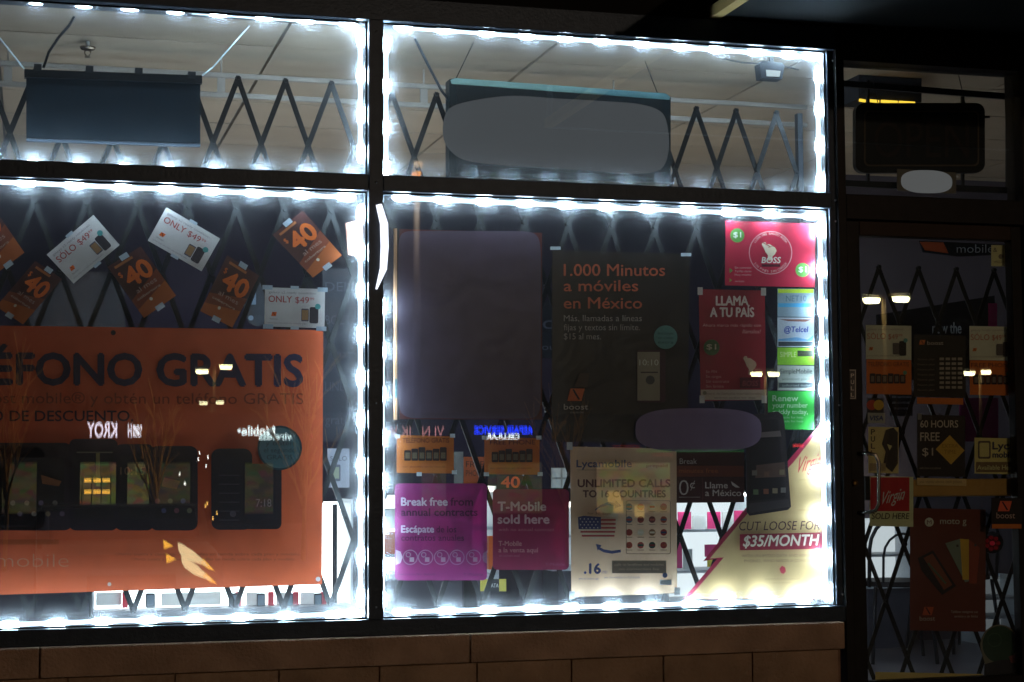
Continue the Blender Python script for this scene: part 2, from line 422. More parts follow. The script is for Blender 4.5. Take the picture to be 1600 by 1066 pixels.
def led_run(parent, pts, axis, tube_r=.009):
    P = [at(x, y, YL) for x, y in pts]
    # the run is straight: keep it level or plumb
    if axis == 'x':
        z = sum(p.z for p in P)/len(P)
        for p in P: p.z = p.z*.6 + z*.4
    tube('light_tube', P, tube_r, TUBE, parent, 6)
    for p in P:
        o = bpy.data.objects.new('led_module', _led_me[axis]); COL.objects.link(o)
        o.parent = parent; o.matrix_parent_inverse = parent.matrix_world.inverted(); o.location = p
def lerp(a, b, n): return [(a[0]+(b[0]-a[0])*i/(n-1), a[1]+(b[1]-a[1])*i/(n-1)) for i in range(n)]
G = 'strings of white LED modules round the window panes'
s1 = empty('led_strip', at(300, 20, YL), 'white LED strip round the pane with the navy hanging sign', 'led strip', G)
led_run(s1, [(-90, -10), (-16, -5), (56, 1), (131, 7), (202, 12), (274, 17), (341, 22), (412, 28), (478, 33), (542, 38)], 'x')
led_run(s1, [(563, 62), (563, 118), (563, 180), (563, 240)], 'z')
led_run(s1, lerp((-90, 250), (548, 277), 10), 'x')
s2 = empty('led_strip', at(300, 300, YL), 'white LED strip round the pane with the orange banner', 'led strip', G)
led_run(s2, [(-35, 282), (41, 285), (116, 289), (191, 293), (262, 296), (330, 299), (397, 303), (470, 306), (540, 310)], 'x')
led_run(s2, [(563, y) for y in (335, 394, 455, 523, 591, 655, 728, 791, 869, 933)], 'z')
led_run(s2, [(-60, 979), (15, 977), (88, 974), (160, 971), (232, 969), (305, 966), (375, 964), (447, 962), (521, 960), (552, 959)], 'x')
s3 = empty('led_strip', at(900, 70, YL), 'white LED strip round the pane with the grey hanging sign', 'led strip', G)
led_run(s3, [(631, 42), (693, 46), (759, 51), (822, 56), (882, 60), (939, 64), (1002, 69), (1062, 74), (1119, 79), (1180, 84), (1232, 88), (1266, 91)], 'x')
led_run(s3, [(1277, 118), (1278, 170), (1279, 228), (1280, 285)], 'z')
led_run(s3, lerp((615, 284), (1270, 309), 12), 'x')
led_run(s3, [(603, y) for y in (70, 135, 200, 262)], 'z')
s4 = empty('led_strip', at(900, 325, YL), 'white LED strip round the poster crowded pane beside the door', 'led strip', G)
led_run(s4, lerp((628, 308), (1266, 340), 11), 'x')
led_run(s4, [(1281, 360), (1282, 420), (1283, 482), (1284, 545), (1285, 608), (1286, 672), (1287, 740), (1288, 806), (1289, 870), (1290, 925)], 'z')
led_run(s4, [(628, 957), (698, 954), (762, 953), (832, 951), (892, 949), (954, 947), (1014, 946), (1077, 943), (1134, 942), (1194, 940), (1254, 937)], 'x')
led_run(s4, [(597, y) for y in (480, 548, 616, 684, 752, 820, 888, 936)], 'z')
lo = tube('led_glare', [at(592, 320, -.062), at(600, 350, -.066), at(601, 385, -.068), at(599, 420, -.066), at(588, 452, -.06)], [.013, .017, .017, .015, .004], glow((.84, .88, 1.0), 1.6), s4, 8)  # glare of the LEDs on the mullion, built as a glowing tube

# ================================================================== SCISSOR GATES
def gate(label, tops, ybot_px, xlo, xhi, ext=(6, 6), Y=.25, w=.022, rows=8):
    T = [at(x, y, Y) for x, y in tops]
    zt_ = sum(p.z for p in T)/len(T); zb_ = at(*ybot_px, Y).z
    xs = [p.x for p in T]
    dl = xs[1]-xs[0]; drr = xs[-1]-xs[-2]
    xs = [xs[0]-dl*(ext[0]-i) for i in range(ext[0])] + xs + [xs[-1]+drr*(i+1) for i in range(ext[1])]
    x0, x1 = at(xlo, 400, Y).x, at(xhi, 400, Y).x
    g = empty('scissor_gate', ((max(x0, xl)+x1)/2, Y, 0), label, 'security gate', 'folding steel gates behind the shopfront glass')
    half = rows//2
    riv = []
    for i, xt in enumerate(xs):
        for dirn in (-1, 1):
            j = i+dirn*half
            if not 0 <= j < len(xs): xb = xt+dirn*half*(dl if dirn < 0 else drr)
            else: xb = xs[j]
            a = Vector((xt, Y+(.004 if dirn > 0 else -.004), zt_)); b = Vector((xb, a.y, zb_))
            t0, t1 = 0.0, 1.0
            d = b-a
            for lim, sgn in ((x0, 1), (x1, -1)):
                if abs(d.x) > 1e-6:
                    t = (lim-a.x)/d.x
                    if (d.x*sgn) > 0: t0 = max(t0, t)
                    else: t1 = min(t1, t)
            if t1-t0 < .03: continue
            p, q = a+d*t0, a+d*t1
            n = Vector((-(q-p).z, 0, (q-p).x)).normalized()*w/2; e = (q-p).normalized()*.008; h = Vector((0, .0022, 0))
            p, q = p-e, q+e
            vs = [p-n-h, p+n-h, q+n-h, q-n-h, p-n+h, p+n+h, q+n+h, q-n+h]
            link('gate_bar', meshof('gate_bar', vs, [(0,1,2,3),(7,6,5,4),(0,4,5,1),(1,5,6,2),(2,6,7,3),(3,7,4,0)]), STEEL, g)
    for r in range(rows+1):
        z = zt_+(zb_-zt_)*r/rows
        for i in range(len(xs)-1):
            x = xs[i] if r % 2 == 0 else (xs[i]+xs[i+1])/2
            if x0 <= x <= x1: riv.append(tube_vf([(x, Y-.012, z), (x, Y+.012, z)], .009, 8))
    o = link('rivet', meshof('rivet', *join(riv)), STEEL, g); o['kind'] = 'stuff'
    return g, x0, x1, zt_, zb_
gate('black folding scissor gate behind the pane with the orange banner', [(-24, 92), (58, 101), (138, 108), (217, 113), (296, 119), (372, 125), (446, 130), (518, 137)], (280, 953), -150, 553, (5, 5))
g2, gx0, gx1, gz1, gz0 = gate('black folding scissor gate behind the pane crowded with posters', [(612, 145), (682, 148), (750, 151), (817, 154), (885, 158), (953, 162), (1020, 166), (1088, 170), (1150, 173), (1213, 178)], (1080, 934), 600, 1252, (5, 5))
box('gate_post', (gx1-.012, .235, gz0-.2), (gx1+.012, .27, gz1), BLACK, g2)
gate('black folding scissor gate behind the glass door', [(1373, 416), (1435, 418), (1494, 421), (1553, 424)], (1460, 1113), 1340, 1600, (6, 6), .24, .02)

# ================================================================== HANGING SIGNS AND CEILING THINGS
NAVY = solid('08141c', .55, 0, .1, 8)
sg = empty('hanging_sign', at(176, 165, .14), 'blank navy sign board hanging in the top of the window by cords', 'sign')
slab('sign_board', [(41, 121), (313, 131), (313, 225), (41, 216)], .13, .02, NAVY, sg)
slab('top_rail', [(38, 108), (316, 118), (316, 130.5), (38, 120.5)], .122, .035, solid('080c10', .5), sg)
slab('bottom_rail', [(41, 216.5), (313, 225.5), (313, 229), (41, 220)], .126, .028, solid('39404a', .5), sg)
for a, b, c, nm in (((-8, 50), (38, 108), 'c8d4d4', 'cord'), ((390, 40), (332, 106), 'c8d4d4', 'cord'), ((332, 106), (316, 118), 'c8d4d4', 'cord')):
    tube(nm, [at(*a, .14), at(*b, .14)], .0035, solid(c, .5), sg, 6)
tube('cable', [at(116, 26, .16), at(108, 40, .16), at(92, 58, .16), at(76, 82, .16), at(68, 106, .15)], .006, BLACK, sg, 6)
for x, y in ((59, 104), (140, 107), (217, 110), (300, 116)): pxbox('clip', x-6, y-4, x+6, y+6, .12, .05, BLACK, sg)

sg = empty('hanging_sign', at(870, 205, .14), 'blank grey sign with an added even glow hanging from two wires in the window', 'sign')
GREEN = solid('10181b', .4, .2)
slab('sign_case', rrect(700, 122, 1048, 146, .1, 1)[:0] or [(702, 124), (712, 122), (1040, 146), (1048, 152), (1048, 286), (702, 276)], .135, .07, GREEN, sg)
slab('back_plate', [(714, 132), (1036, 156), (1036, 280), (714, 270)], .131, .0039, solid('0c0f10', .5), sg)
bl = [(1045, 215)]
def blob(x0, y0, x1, y1, p=3.2, n=40, sk=0):
    cx, cy, a, b = (x0+x1)/2, (y0+y1)/2, (x1-x0)/2, (y1-y0)/2
    return [(cx+a*math.copysign(abs(math.cos(t))**(2/p), math.cos(t)), cy+b*math.copysign(abs(math.sin(t))**(2/p), math.sin(t))+sk*math.cos(t)*a/100) for t in [2*math.pi*k/n for k in range(n)]]
def smooth_loop(P, k=5):
    out = []; n = len(P)
    for i in range(n):
        p0, p1, p2, p3 = (Vector(P[(i+j-1) % n]) for j in range(4))
        for j in range(k):
            t = j/k; v = .5*(2*p1+(p2-p0)*t+(2*p0-5*p1+4*p2-p3)*t*t+(3*p1-p0-3*p2+p3)*t**3); out.append((v.x, v.y))
    return out
slab('sign_face', smooth_loop([(692, 200), (702, 170), (740, 157), (800, 150), (870, 154), (940, 158), (1000, 163), (1034, 176), (1044, 205), (1044, 240), (1030, 266), (985, 272), (920, 267), (850, 262), (780, 258), (725, 250), (698, 228)]), .1295, .0014, glow('54565a', .8), sg)  # even glow added to hold the grey, the face is no lamp
slab('edge_trim', [(704, 125), (712, 122), (1040, 146), (1047, 151), (1046, 156), (706, 131)], .1325, .0024, solid('5b7f80', .3, .4), sg)
tube('hanging_wire', [at(740, 66, .14), at(712, 124, .14)], .002, BLACK, sg, 5)
tube('hanging_wire', [at(1008, 96, .14), at(1027, 145, .14)], .002, BLACK, sg, 5)
tube('power_cable', [at(648, 60, .15), at(668, 100, .15), at(690, 142, .15), at(704, 160, .15)], .006, BLACK, sg, 6)

# sprinkler
sp = empty('sprinkler_head', at(137, 76, .9), 'small chrome fire sprinkler hanging from the ceiling tiles', 'sprinkler')
zc = 3.064; p = at(137, 76, .85)
dd = 1.0
for _ in range(40):
    q = at(137, 73, dd)
    dd += (zc-.0-q.z)*-2 if False else 0
tube('escutcheon', [p+Vector((0, 0, .006)), p+Vector((0, 0, -.004))], [.036, .03], CHROME, sp, 16)
tube('sprinkler_pipe', [Vector((p.x, p.y, zc)), p], .008, WHITEP, sp, 8)
for s in (-1, 1): tube('yoke', [p+Vector((s*.008, 0, -.004)), p+Vector((s*.014, 0, -.02)), p+Vector((s*.004, 0, -.036))], .003, CHROME, sp, 5)
tube('deflector', [p+Vector((0, 0, -.036)), p+Vector((0, 0, -.04))], [.012, .014], CHROME, sp, 12)

# pale bars added to stand in for bands reflected in the glass
BANDM = solid('968c82', .6, 0, .05)
rl = empty('reflected_bands', at(560, 125, 1.0), 'pale twin bars behind the gates standing in for bands reflected in the glass', 'reflected bands')
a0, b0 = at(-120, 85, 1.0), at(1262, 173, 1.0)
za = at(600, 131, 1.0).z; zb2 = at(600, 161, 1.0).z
for z in (za, zb2): box('reflection', (a0.x, 1.0, z-.012), (b0.x, 1.025, z+.012), BANDM, rl, .004)
for x in (12, 346, 663, 960): q = at(x, 128, 1.0).x; box('bracket', (q-.018, 1.006, zb2+.013), (q+.018, 1.02, za-.013), BANDM, rl); box('band_hanger', (q-.004, 1.01, za+.013), (q+.004, 1.016, 3.06), BANDM, rl)

# flood lamp by the right jamb
fl = empty('flood_lamp', at(1205, 110, .12), 'small black lamp with a white square lens at the top of the window corner', 'lamp')
slab('lamp_housing', [(1187, 99), (1192, 95), (1222, 98), (1226, 103), (1222, 124), (1190, 122)], .10, .06, BLACK, fl)
slab('lens', [(1197, 109), (1220, 111), (1218, 120), (1198, 119)], .097, .0025, glow((.75, .9, 1), .9), fl)
slab('bracket', [(1203, 90), (1209, 90), (1209, 96), (1203, 96)], .12, .012, BLACK, fl)
wr = tube('loose_wire', [at(1130, 92, .15), at(1160, 98, .15), at(1190, 100, .15), at(1225, 104, .15), at(1248, 109, .15)], .003, BLACK); tag(wr, 'thin black wire sagging towards the small flood lamp', 'wire')

# ================================================================== INSIDE THE SHOP
WHITE = 'd6d2cc'
CARDW = solid('dcdcd8', .6, 0, .05); CARDP = solid('d8447c', .6, 0, .08); CARDO = solid('d8642a', .6, 0, .1); CARDY = solid('d8c83c', .6); CARDR = solid('c83c48', .6)
DARKPH = solid('1c1e24', .3)
def case(label, px0, ptop, px1, pbot, Y, shelves, strength, group='white lit display cases inside the shop', deep=.35):
    """a white display case, open to the street side, with a lit back panel"""
    p, q = at(px0, (ptop+pbot)/2, Y), at(px1, (ptop+pbot)/2, Y); t, b = at((px0+px1)/2, ptop, Y).z, at((px0+px1)/2, pbot, Y).z
    c = empty('display_case', ((p.x+q.x)/2, Y+deep/2, max(b, 0)), label, 'display case', group)
    L = solid('c8ccd0', .5, 0, .05)
    box('back_panel', (p.x, Y+deep-.02, b), (q.x, Y+deep, t), glow((.86, .93, 1.0), strength), c)
    box('glass_top', (p.x, Y, t), (q.x, Y+deep, t+.008), GL2, c)
    box('bottom_panel', (p.x, Y, b-.03), (q.x, Y+deep, b), L, c)
    for x in (p.x-.012, q.x): box('side_panel', (x, Y, b-.03), (x+.012, Y+deep, t+.018), L, c)
    if b > .12: box('plinth', (p.x+.03, Y+.03, 0), (q.x-.03, Y+deep-.02, b-.03), solid('55525a', .7), c)
    l = bpy.data.lights.new('ceiling_fill', 'AREA'); l.shape = 'RECTANGLE'; l.size = (q.x-p.x)*.9; l.size_y = deep*.6; l.energy = (5*(q.x-p.x)+1.1)*(0 if strength < .2 else .45 if px0 > 1300 else 1)+.01; l.color = (.98, .92, 1) if px0 < 300 else (1, .84, .68); l.spread = R(150)  # upward area light added inside the case to brighten the ceiling
    lo_ = bpy.data.objects.new('ceiling_fill', l); COL.objects.link(lo_); lo_.parent = c; lo_.matrix_parent_inverse = c.matrix_world.inverted()
    lo_.location = ((p.x+q.x)/2, Y+deep*.45, t-.02); lo_.rotation_euler = (math.pi, 0, 0)
    for y in shelves:
        z = at((px0+px1)/2, y, Y).z
        box('shelf', (p.x, Y+.005, z-.008), (q.x, Y+deep-.021, z+.008), L, c)
    return c
c0 = case('long white lit display case showing under the orange banner', 148, 788, 548, 957, 2.2, [], 6)
tube('card_fill', [at(156, 815, 1.65), at(490, 815, 1.65)], .009, glow((.85, .93, 1), 70), c0, 8)  # unseen tube added before the case to light its cards and phones
pxbox('case_post', 520, 788, 527, 957, 2.17, .02, solid('2a2a30', .5), c0)
Yc = 2.19
def standee(name, label, cat, x0, y0, x1, y1, Y, mat, group=None, th=.012):
    o = pxbox(name, x0, y0, x1, y1, Y, th, mat); tag(o, label, cat, group); return o
G1 = 'phones and cards set out in the lit case'
sh = pxbox('case_shelf', 146, 951, 550, 958, 2.02, .19, solid('8c8e94', .5)); tag(sh, 'narrow grey ledge in front of the long lit display case', 'ledge')
def card_phone(x, y0, y1, w, label):
    e = empty('display_phone', at(x, y1, 2.1), label, 'phone', G1)
    slab('body', rrect(x-w/2, y0, x+w/2, y1, w*.15, 3), 2.1, .012, DARKPH, e)
    slab('screen', [(x-w*.38, y0+3), (x+w*.38, y0+3), (x+w*.38, y1-4), (x-w*.38, y1-4)], 2.098, .0018, solid('6c7a86', .2), e)
for x, w, l in ((235, 15, 'dark phone standing in the lit case left of the other phones'), (365, 15, 'dark phone in the lit case left of the middle red card'), (408, 13, 'dark phone in the lit case right of the middle red card'), (453, 10, 'narrow dark phone standing fourth in the lit case'), (497, 12, 'dark phone at the right end of the lit case under the banner corner')):
    card_phone(x, 927, 950, w, l)
for x, l in ((196, 'red price card at the left end of the lit case'), (373, 'red price card between two dark phones'), (424, 'red price card in the middle of the lit case'), (463, 'red price card beside the narrow phone'), (506, 'red price card at the right end of the lit case')):
    standee('price_card', l, 'card', x-5, 925, x+4, 950, 2.13, CARDR, 'red price cards in the lit case')
for i, (x0, x1) in enumerate(((150, 190), (252, 345), (385, 402), (432, 449), (470, 491))):
    standee('leaflet', ['white leaflet leaning at the far left of the lit case', 'wide white leaflet standing in the lit case', 'white leaflet standing between the middle phones', 'white leaflet left of the narrow phone', 'white leaflet left of the last phone'][i], 'leaflet', x0, 926, x1, 946, 2.17, CARDW, 'white leaflets in the lit case')
case('white lit shelf unit showing left of the purple posters', 592, 775, 732, 896, 2.4, [806, 836, 868], 3)
standee('box', 'orange and white box on the shelf beside the mullion', 'box', 599, 832, 622, 866, 2.38, CARDO, None, .08)
standee('box', 'white box on the upper shelf beside the mullion', 'box', 600, 795, 620, 826, 2.38, CARDW, None, .08)
case('white lit shelf unit between the two purple posters', 738, 765, 776, 898, 2.4, [826, 862], 4)
standee('box', 'orange box on the shelf between the two purple posters', 'box', 764, 838, 775, 890, 2.37, CARDO, None, .06)
case('white lit shelf unit behind the stars and stripes poster edge', 866, 790, 902, 884, 2.4, [838], 4)
cc = case('white lit shelf unit with pink cards above the lightning shaped poster', 1044, 770, 1178, 938, 2.2, [829, 893], 1.2)
for i, (x0, y0, x1, y1, m, l) in enumerate((
        (1060, 800, 1080, 828, CARDP, 'pink card at the left of the upper shelf'), (1083, 806, 1103, 828, CARDW, 'white card with a yellow band on the upper shelf'),
        (1106, 800, 1126, 828, CARDP, 'pink card in the middle of the upper shelf'), (1129, 800, 1146, 828, CARDW, 'plain white card on the upper shelf'), (1148, 798, 1166, 828, CARDP, 'pink card at the right of the upper shelf'),
        (1057, 848, 1066, 888, CARDP, 'magenta card on the lower shelf by the poster with flags'), (1068, 858, 1082, 890, CARDW, 'small white card on the lower shelf'), (1102, 851, 1120, 870, CARDP, 'magenta tag on the lower shelf above the yellow one'), (1106, 871, 1116, 886, CARDY, 'yellow tag on the lower shelf under the magenta one'))):
    standee('shelf_card', l, 'card', x0, y0, x1, y1, 2.24, m, 'coloured cards on the white lit shelves')
tl = tube('shelf_fill', [at(1046, 776, 2.2), at(1176, 772, 2.2)], .009, glow((.85, .93, 1), 60), cc, 8)  # tube added to light the shelf cards from the front

# boards and papers further back, seen between the window posters
def board(name, label, cat, x0, y0, x1, y1, Y, col, texts=(), group=None, outline=None):
    s = Sheet(name, label, cat, [(x0, y0), (x1, y0), (x1, y1), (x0, y1)], col, Y, None, group, .0, .01, outline)
    for t in texts: s.text(*t[:5], **(t[5] if len(t) > 5 else {}))
    return s
board('wall_board', 'dark plum board on the back wall above the orange banner', 'board', 40, 425, 195, 560, 3.9, '1a1016')
b = board('round_board', 'black round sign behind the white price flyer and the orange flyer', 'sign', 370, 425, 432, 515, 1.2, '14131a', outline=circle(401, 470, 21, 28, 40))
b.rect(392, 455, 400, 476, '5a6672', 'mark'); b.circ(392, 497, 4, '5a6672', 'mark')
b = board('wall_notice', 'grey notice board with lines of type right of the orange banner', 'board', 504, 420, 552, 690, 1.6, '2a2932')
for i, t in enumerate(('DEL', 'BOLT', 'y mas', 'LINEA', 'gratis')): b.text(t, 508, 455+i*52, 14, '45444e', 548)
b = board('price_sheet', 'white price sheet with a phone picture in the gap right of the banner', 'sheet', 512, 701, 546, 762, 1.3, '9a98a0')
b.text('SOLO', 516, 720, 7, '4a4854', 542); b.rr(517, 726, 532, 752, 2, '50515c', 'phone_picture'); b.rect(519, 730, 530, 748, '8a8a72', 'screen_picture')
b = board('counter_sign', 'orange sign reading free phone on the counter behind the purple posters', 'sign', 725, 714, 758, 762, 1.5, '8a3f1c')
b.text('FREE', 728, 730, 9, '2a1512', 756); b.text('PHONE', 728, 744, 9, '2a1512', 756)
board('counter_sign', 'grey sign card left of the free phone sign inside', 'sign', 710, 706, 724, 756, 1.5, '6a6660')
b = board('counter_sign', 'dark sign with an orange number under the right orange flyer', 'sign', 776, 740, 816, 768, 1.5, '20191a')
b.text('40', 783, 762, 17, 'c05020', 812, bold=.02)
b = board('counter_sign', 'white sign of four printed squares left of the poster with flags', 'sign', 862, 731, 893, 763, .6, '8a8880')
b.many([[(863, 732), (876, 732), (876, 746), (863, 746)], [(879, 732), (892, 732), (892, 746), (879, 746)], [(863, 749), (876, 749), (876, 762), (863, 762)], [(879, 749), (892, 749), (892, 762), (879, 762)]], 'b8b4a8', 'square_print')
b = board('accessory_box', 'small black and yellow accessory box low between the purple posters', 'box', 751, 905, 791, 924, 1.0, 'c8b43c')
b.rect(762, 905, 780, 924, '17181c', 'band'); b.text('DATA', 763, 918, 6, 'd8d8d0', 779)
b = board('ring_print', 'dark display card with an orange ring beside the mullion', 'sign', 598, 735, 612, 764, .8, '2a2024'); b.ring(604, 748, 9, 3, 'b8402c')
b = board('letter_board', 'dark board with pale letters between the blank poster and the black poster', 'sign', 846, 470, 868, 560, .5, '17171c')
b.text('d', 848, 514, 20, '45464e', 866); b.text('ou', 847, 547, 10, '45464e', 867)

# behind the door: chairs, seats, hanging light sign
CH = solid('33343a', .35, .6)
def chair(cx, cy, rz, label):
    e = empty('cafe_chair', (cx, cy, 0), label, 'chair', 'metal cafe chairs inside the door')
    c, s = math.cos(rz), math.sin(rz)
    T = lambda x, y, z: Vector((cx+c*x-s*y, cy+s*x+c*y, z))
    for x, y in ((-.19, -.19), (.19, -.19), (-.17, .19), (.17, .19)): tube('leg', [T(x*1.1, y*1.1, 0), T(x*.9, y*.9, .44)], .011, CH, e, 6)
    pts = circle(0, 0, .22, 20)
    v = [T(x, y, .44) for x, y in pts]+[T(x, y, .47) for x, y in pts]
    link('seat', meshof('seat', v, [tuple(range(20))[::-1], tuple(range(20, 40))]+[(i, (i+1) % 20, 20+(i+1) % 20, 20+i) for i in range(20)]), solid('2a2528', .5), e)
    arch = [T(-.19, .17, .44)]+[T(-.19*math.cos(a), .2+.03*math.sin(a), .66+.2*math.sin(a)) for a in [math.pi*k/10 for k in range(11)]]+[T(.19, .17, .44)]
    tube('back_hoop', arch, .012, CH, e, 6)
    arch2 = [T(-.11, .18, .46)]+[T(-.11*math.cos(a), .2+.03*math.sin(a), .62+.13*math.sin(a)) for a in [math.pi*k/8 for k in range(9)]]+[T(.11, .18, .46)]
    tube('inner_hoop', arch2, .008, CH, e, 6)
    return e
q = at(1398, 880, 2.3); chair(q.x, 2.3, R(165), 'metal chair with a hooped back in front of the glowing case')
q = at(1490, 900, 2.7); chair(q.x, 2.7, R(190), 'metal chair half hidden behind the brown phone poster')
case('white glowing display case beyond the chair behind the door', 1352, 812, 1432, 912, 2.9, [868], .75, deep=.3)
case('dim white cabinet at the right behind the brown phone poster', 1540, 905, 1600, 1008, 2.9, [935, 965], .12, deep=.3)
b = board('hanging_light_sign', 'black hanging sign with a red end and pale outline letters behind the door top', 'sign', 1440, 372, 1560, 400, 1.2, '131217', outline=[(1437, 376), (1600, 384), (1600, 396), (1500, 401), (1443, 394)])
b.poly([(1437, 378), (1474, 379), (1482, 396), (1445, 391)], 'b8502a', 'logo'); b.text('mobile', 1495, 395, 13, 'a8a6a6', 1552, bold=-.01)
b = board('sale_banner', 'black slanting banner reading now the inside the door', 'banner', 1370, 470, 1556, 560, 1.0, '131116', outline=[(1370, 492), (1554, 462), (1560, 580), (1372, 600)])
b.text('now the', 1457, 521, 17, 'a8a4a2', 1502, bold=.01); b.rect(1544, 474, 1558, 580, '8a2048', 'stripe')
b = board('promo_board', 'magenta and black promotion board low behind the right door stickers', 'board', 1500, 622, 1560, 690, 1.0, '5a1638')
b = board('info_board', 'black board with lines of white type behind the card stickers', 'board', 1392, 610, 1426, 650, .6, '15151a')
for i in range(3): b.text('sin contrato', 1394, 622+i*9, 4.5, '8a8890', 1424)
e = empty('indicator_lamp', at(1551, 850, .9), 'round red glowing lamp with a starred pattern right of the brown phone poster', 'lamp')
slab('lamp_housing', circle(1551, 848, 17, 20), .9, .05, solid('1a0c10', .4), e)
for k in range(7):
    a = 2*math.pi*k/7; slab('diode', circle(1551+9*math.cos(a), 849+9*math.sin(a), 3.4, 8), .893, .006, glow('ff1830', .03), e)
slab('diode', circle(1551, 849, 4, 8), .893, .006, glow('ff3048', .08), e)
slab('cap', [(1540, 832), (1562, 832), (1560, 838), (1542, 838)], .894, .01, solid('50484c', .4), e)

# behind the transom light: grille, OPEN sign, lamp box, tag
gr = empty('transom_grille', at(1450, 220, .1), 'black bar grille behind the transom light over the door', 'grille')
def bar(a, b, w, Y, m, p, name='grille_bar'):
    a, b = at(*a, Y), at(*b, Y); d = (b-a).normalized(); n = Vector((-d.z, 0, d.x))*w/2; h = Vector((0, .008, 0))
    vs = [a-n, a+n, b+n, b-n]; vs = [v-h for v in vs]+[v+h for v in vs]
    return link(name, meshof(name, vs, [(0,1,2,3),(7,6,5,4),(0,4,5,1),(1,5,6,2),(2,6,7,3),(3,7,4,0)]), m, p)
bar((1308, 130), (1596, 153), .028, .12, BLACK, gr); bar((1308, 286), (1600, 299), .028, .12, BLACK, gr)
for x, y0, y1 in ((1356, 126, 287), (1504, 146, 296), (1574, 150, 298)): bar((x, y0), (x, y1), .012, .138, BLACK, gr)
os_ = empty('open_sign', at(1438, 270, .09), 'unlit dark open sign with rounded corners hanging over the door', 'sign')
slab('sign_case', rrect(1337, 161, 1539, 270, 14, 5), .085, .03, solid('121214', .4), os_)
s = [(x, y) for x, y in rrect(1350, 173, 1530, 260, 8, 4)]; s2_ = [(x, y) for x, y in rrect(1352.5, 175.5, 1527.5, 257.5, 7, 4)]
n = len(s); link('neon_border', meshof('neon_border', [at(x, y, .0835) for x, y in s+s2_], [(i, n+i, n+(i+1) % n, (i+1) % n) for i in range(n)]), solid('57483a', .4), os_)
vs, fs, a_, b_ = glyphs('OPEN', .0)
link('neon_letters', meshof('neon_letters', [at(1366+(v.x-a_)/(b_-a_)*148, 246-v.y/CAP*56, .083) for v in vs], fs), solid('2a1e1c', .4), os_)
for x in (1372, 1508): tube('hanging_wire', [at(x-10, 118, .1), at(x, 162, .1)], .002, BLACK, os_, 5)
tube('plug', [at(1539, 183, .1), at(1546, 183, .1)], .006, BLACK, os_, 6)
tg = empty('lit_tag', at(1448, 285, .07), 'pale glowing blank tag below the open sign', 'sign')
slab('tag_card', [(1402, 264), (1494, 270), (1494, 303), (1402, 298)], .07, .004, solid('7c7468', .6), tg)
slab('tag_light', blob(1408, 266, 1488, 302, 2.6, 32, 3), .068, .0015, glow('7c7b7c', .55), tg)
lb = empty('lamp_box', at(1392, 130, .6), 'dark lamp box with four yellow tubes above the open sign', 'lamp')
slab('lamp_housing', [(1342, 96), (1440, 104), (1440, 160), (1342, 154)], .6, .2, solid('2c2c30', .6), lb)
for a_, b_ in ((1343, 1352), (1357, 1373), (1377, 1402), (1405, 1429)):
    y = 155.5+(a_-1343)*.055; tube('lamp_tube', [at(a_, y+1, .59), at(b_, y+2.5, .59)], .0075, glow((1, .62, .06), 1.6), lb, 8)
ld = bpy.data.lights.new('warm_point', 'POINT'); ld.energy = 14; ld.color = (1, .72, .45); ld.shadow_soft_size = .15  # warm fill added well behind the box to tint the ceiling
lo_ = bpy.data.objects.new('warm_point', ld); COL.objects.link(lo_); lo_.location = at(1390, 150, 1.7); lo_.parent = lb; lo_.matrix_parent_inverse = lb.matrix_world.inverted()
for x, y in ((1409, 118), (1437, 120)): slab('pilot_light', circle(x, y, 2, 8), .597, .002, glow((1, .55, .1), 1.2), lb)

# ================================================================== POSTERS IN THE WINDOW
GF = 'orange price flyers taped up above the banner'; GW = 'white price flyers taped up above the banner'
def flyer40(label, quad, top='5c2a20', fg='e8702a'):
    s = Sheet('price_flyer', label, 'flyer', quad, '4c2626', .075, (60, 90), GF)
    s.many([[(0, 60), (60, 40), (60, 90), (0, 90)]], '84402a'); s.poly([(0, 76), (60, 62), (60, 90), (0, 90)], 'b05a28')
    s.rect(8, 5, 40, 9, 'b0683c', 'rule'); s.text('$', 6, 24, 8, fg)
    s.text('40', 12, 44, 27, fg, 54, bold=.035); s.text('al mes', 14, 56, 7, 'b08a80', 50)
    s.text('cobertura', 8, 65, 4, 'c0a090', 50); s.circ(26, 73, 2.5, 'd8c8b0', 'dot'); s.tape((30, 0), (30, 90), w=14, h=8, col='b0bcc6'); return s
flyer40('orange forty flyer cut by the photo edge above the banner', [(-69, 352), (-17, 314), (38, 395), (-12, 432)])
flyer40('orange forty flyer tilted clockwise just above the banner corner', [(55, 408), (97, 436), (36, 507), (-6, 479)])
flyer40('orange forty flyer between the two tilted white price flyers', [(168, 417), (220, 385), (275, 462), (225, 497)])
flyer40('orange forty flyer touching the black round sign', [(355, 399), (405, 431), (363, 512), (313, 486)])
s = flyer40('bright orange forty flyer highest at the lit pane corner', [(426, 367), (473, 329), (534, 399), (489, 434)])
def flyer49(label, quad, word):
    s = Sheet('price_flyer', label, 'flyer', quad, 'd2cbc6', .075, (95, 62), GW)
    s.text('galaxy s2 ready condition', 6, 9, 3.6, '8a8088', 80); s.text(word, 6, 23, 10, 'b0383a', 43 if word == 'ONLY' else 42, bold=.005)
    s.text('$49', 48, 23, 9.5, 'b0383a', 70); s.text('99', 71, 18.5, 4.5, 'b0383a', 78)
    s.logo(15, 42, 9); s.text('boost', 9, 51, 3, '8a8088', 21); s.text('price may vary with any monthly plan', 6, 57, 2.6, '968e94', 66)
    s.rr(58, 32, 70, 52, 1.5, '5a5560', 'phone_picture'); s.rect(59, 34, 69, 50, 'a07850', 'screen_picture')
    s.rr(71, 29, 85, 55, 3, '2a2630', 'phone_picture'); s.circ(84, 28, 4.5, '4a9a98', 'badge')
    s.tape((47, -1), (48, 63), w=13, h=5, col='b4c0ca'); return s
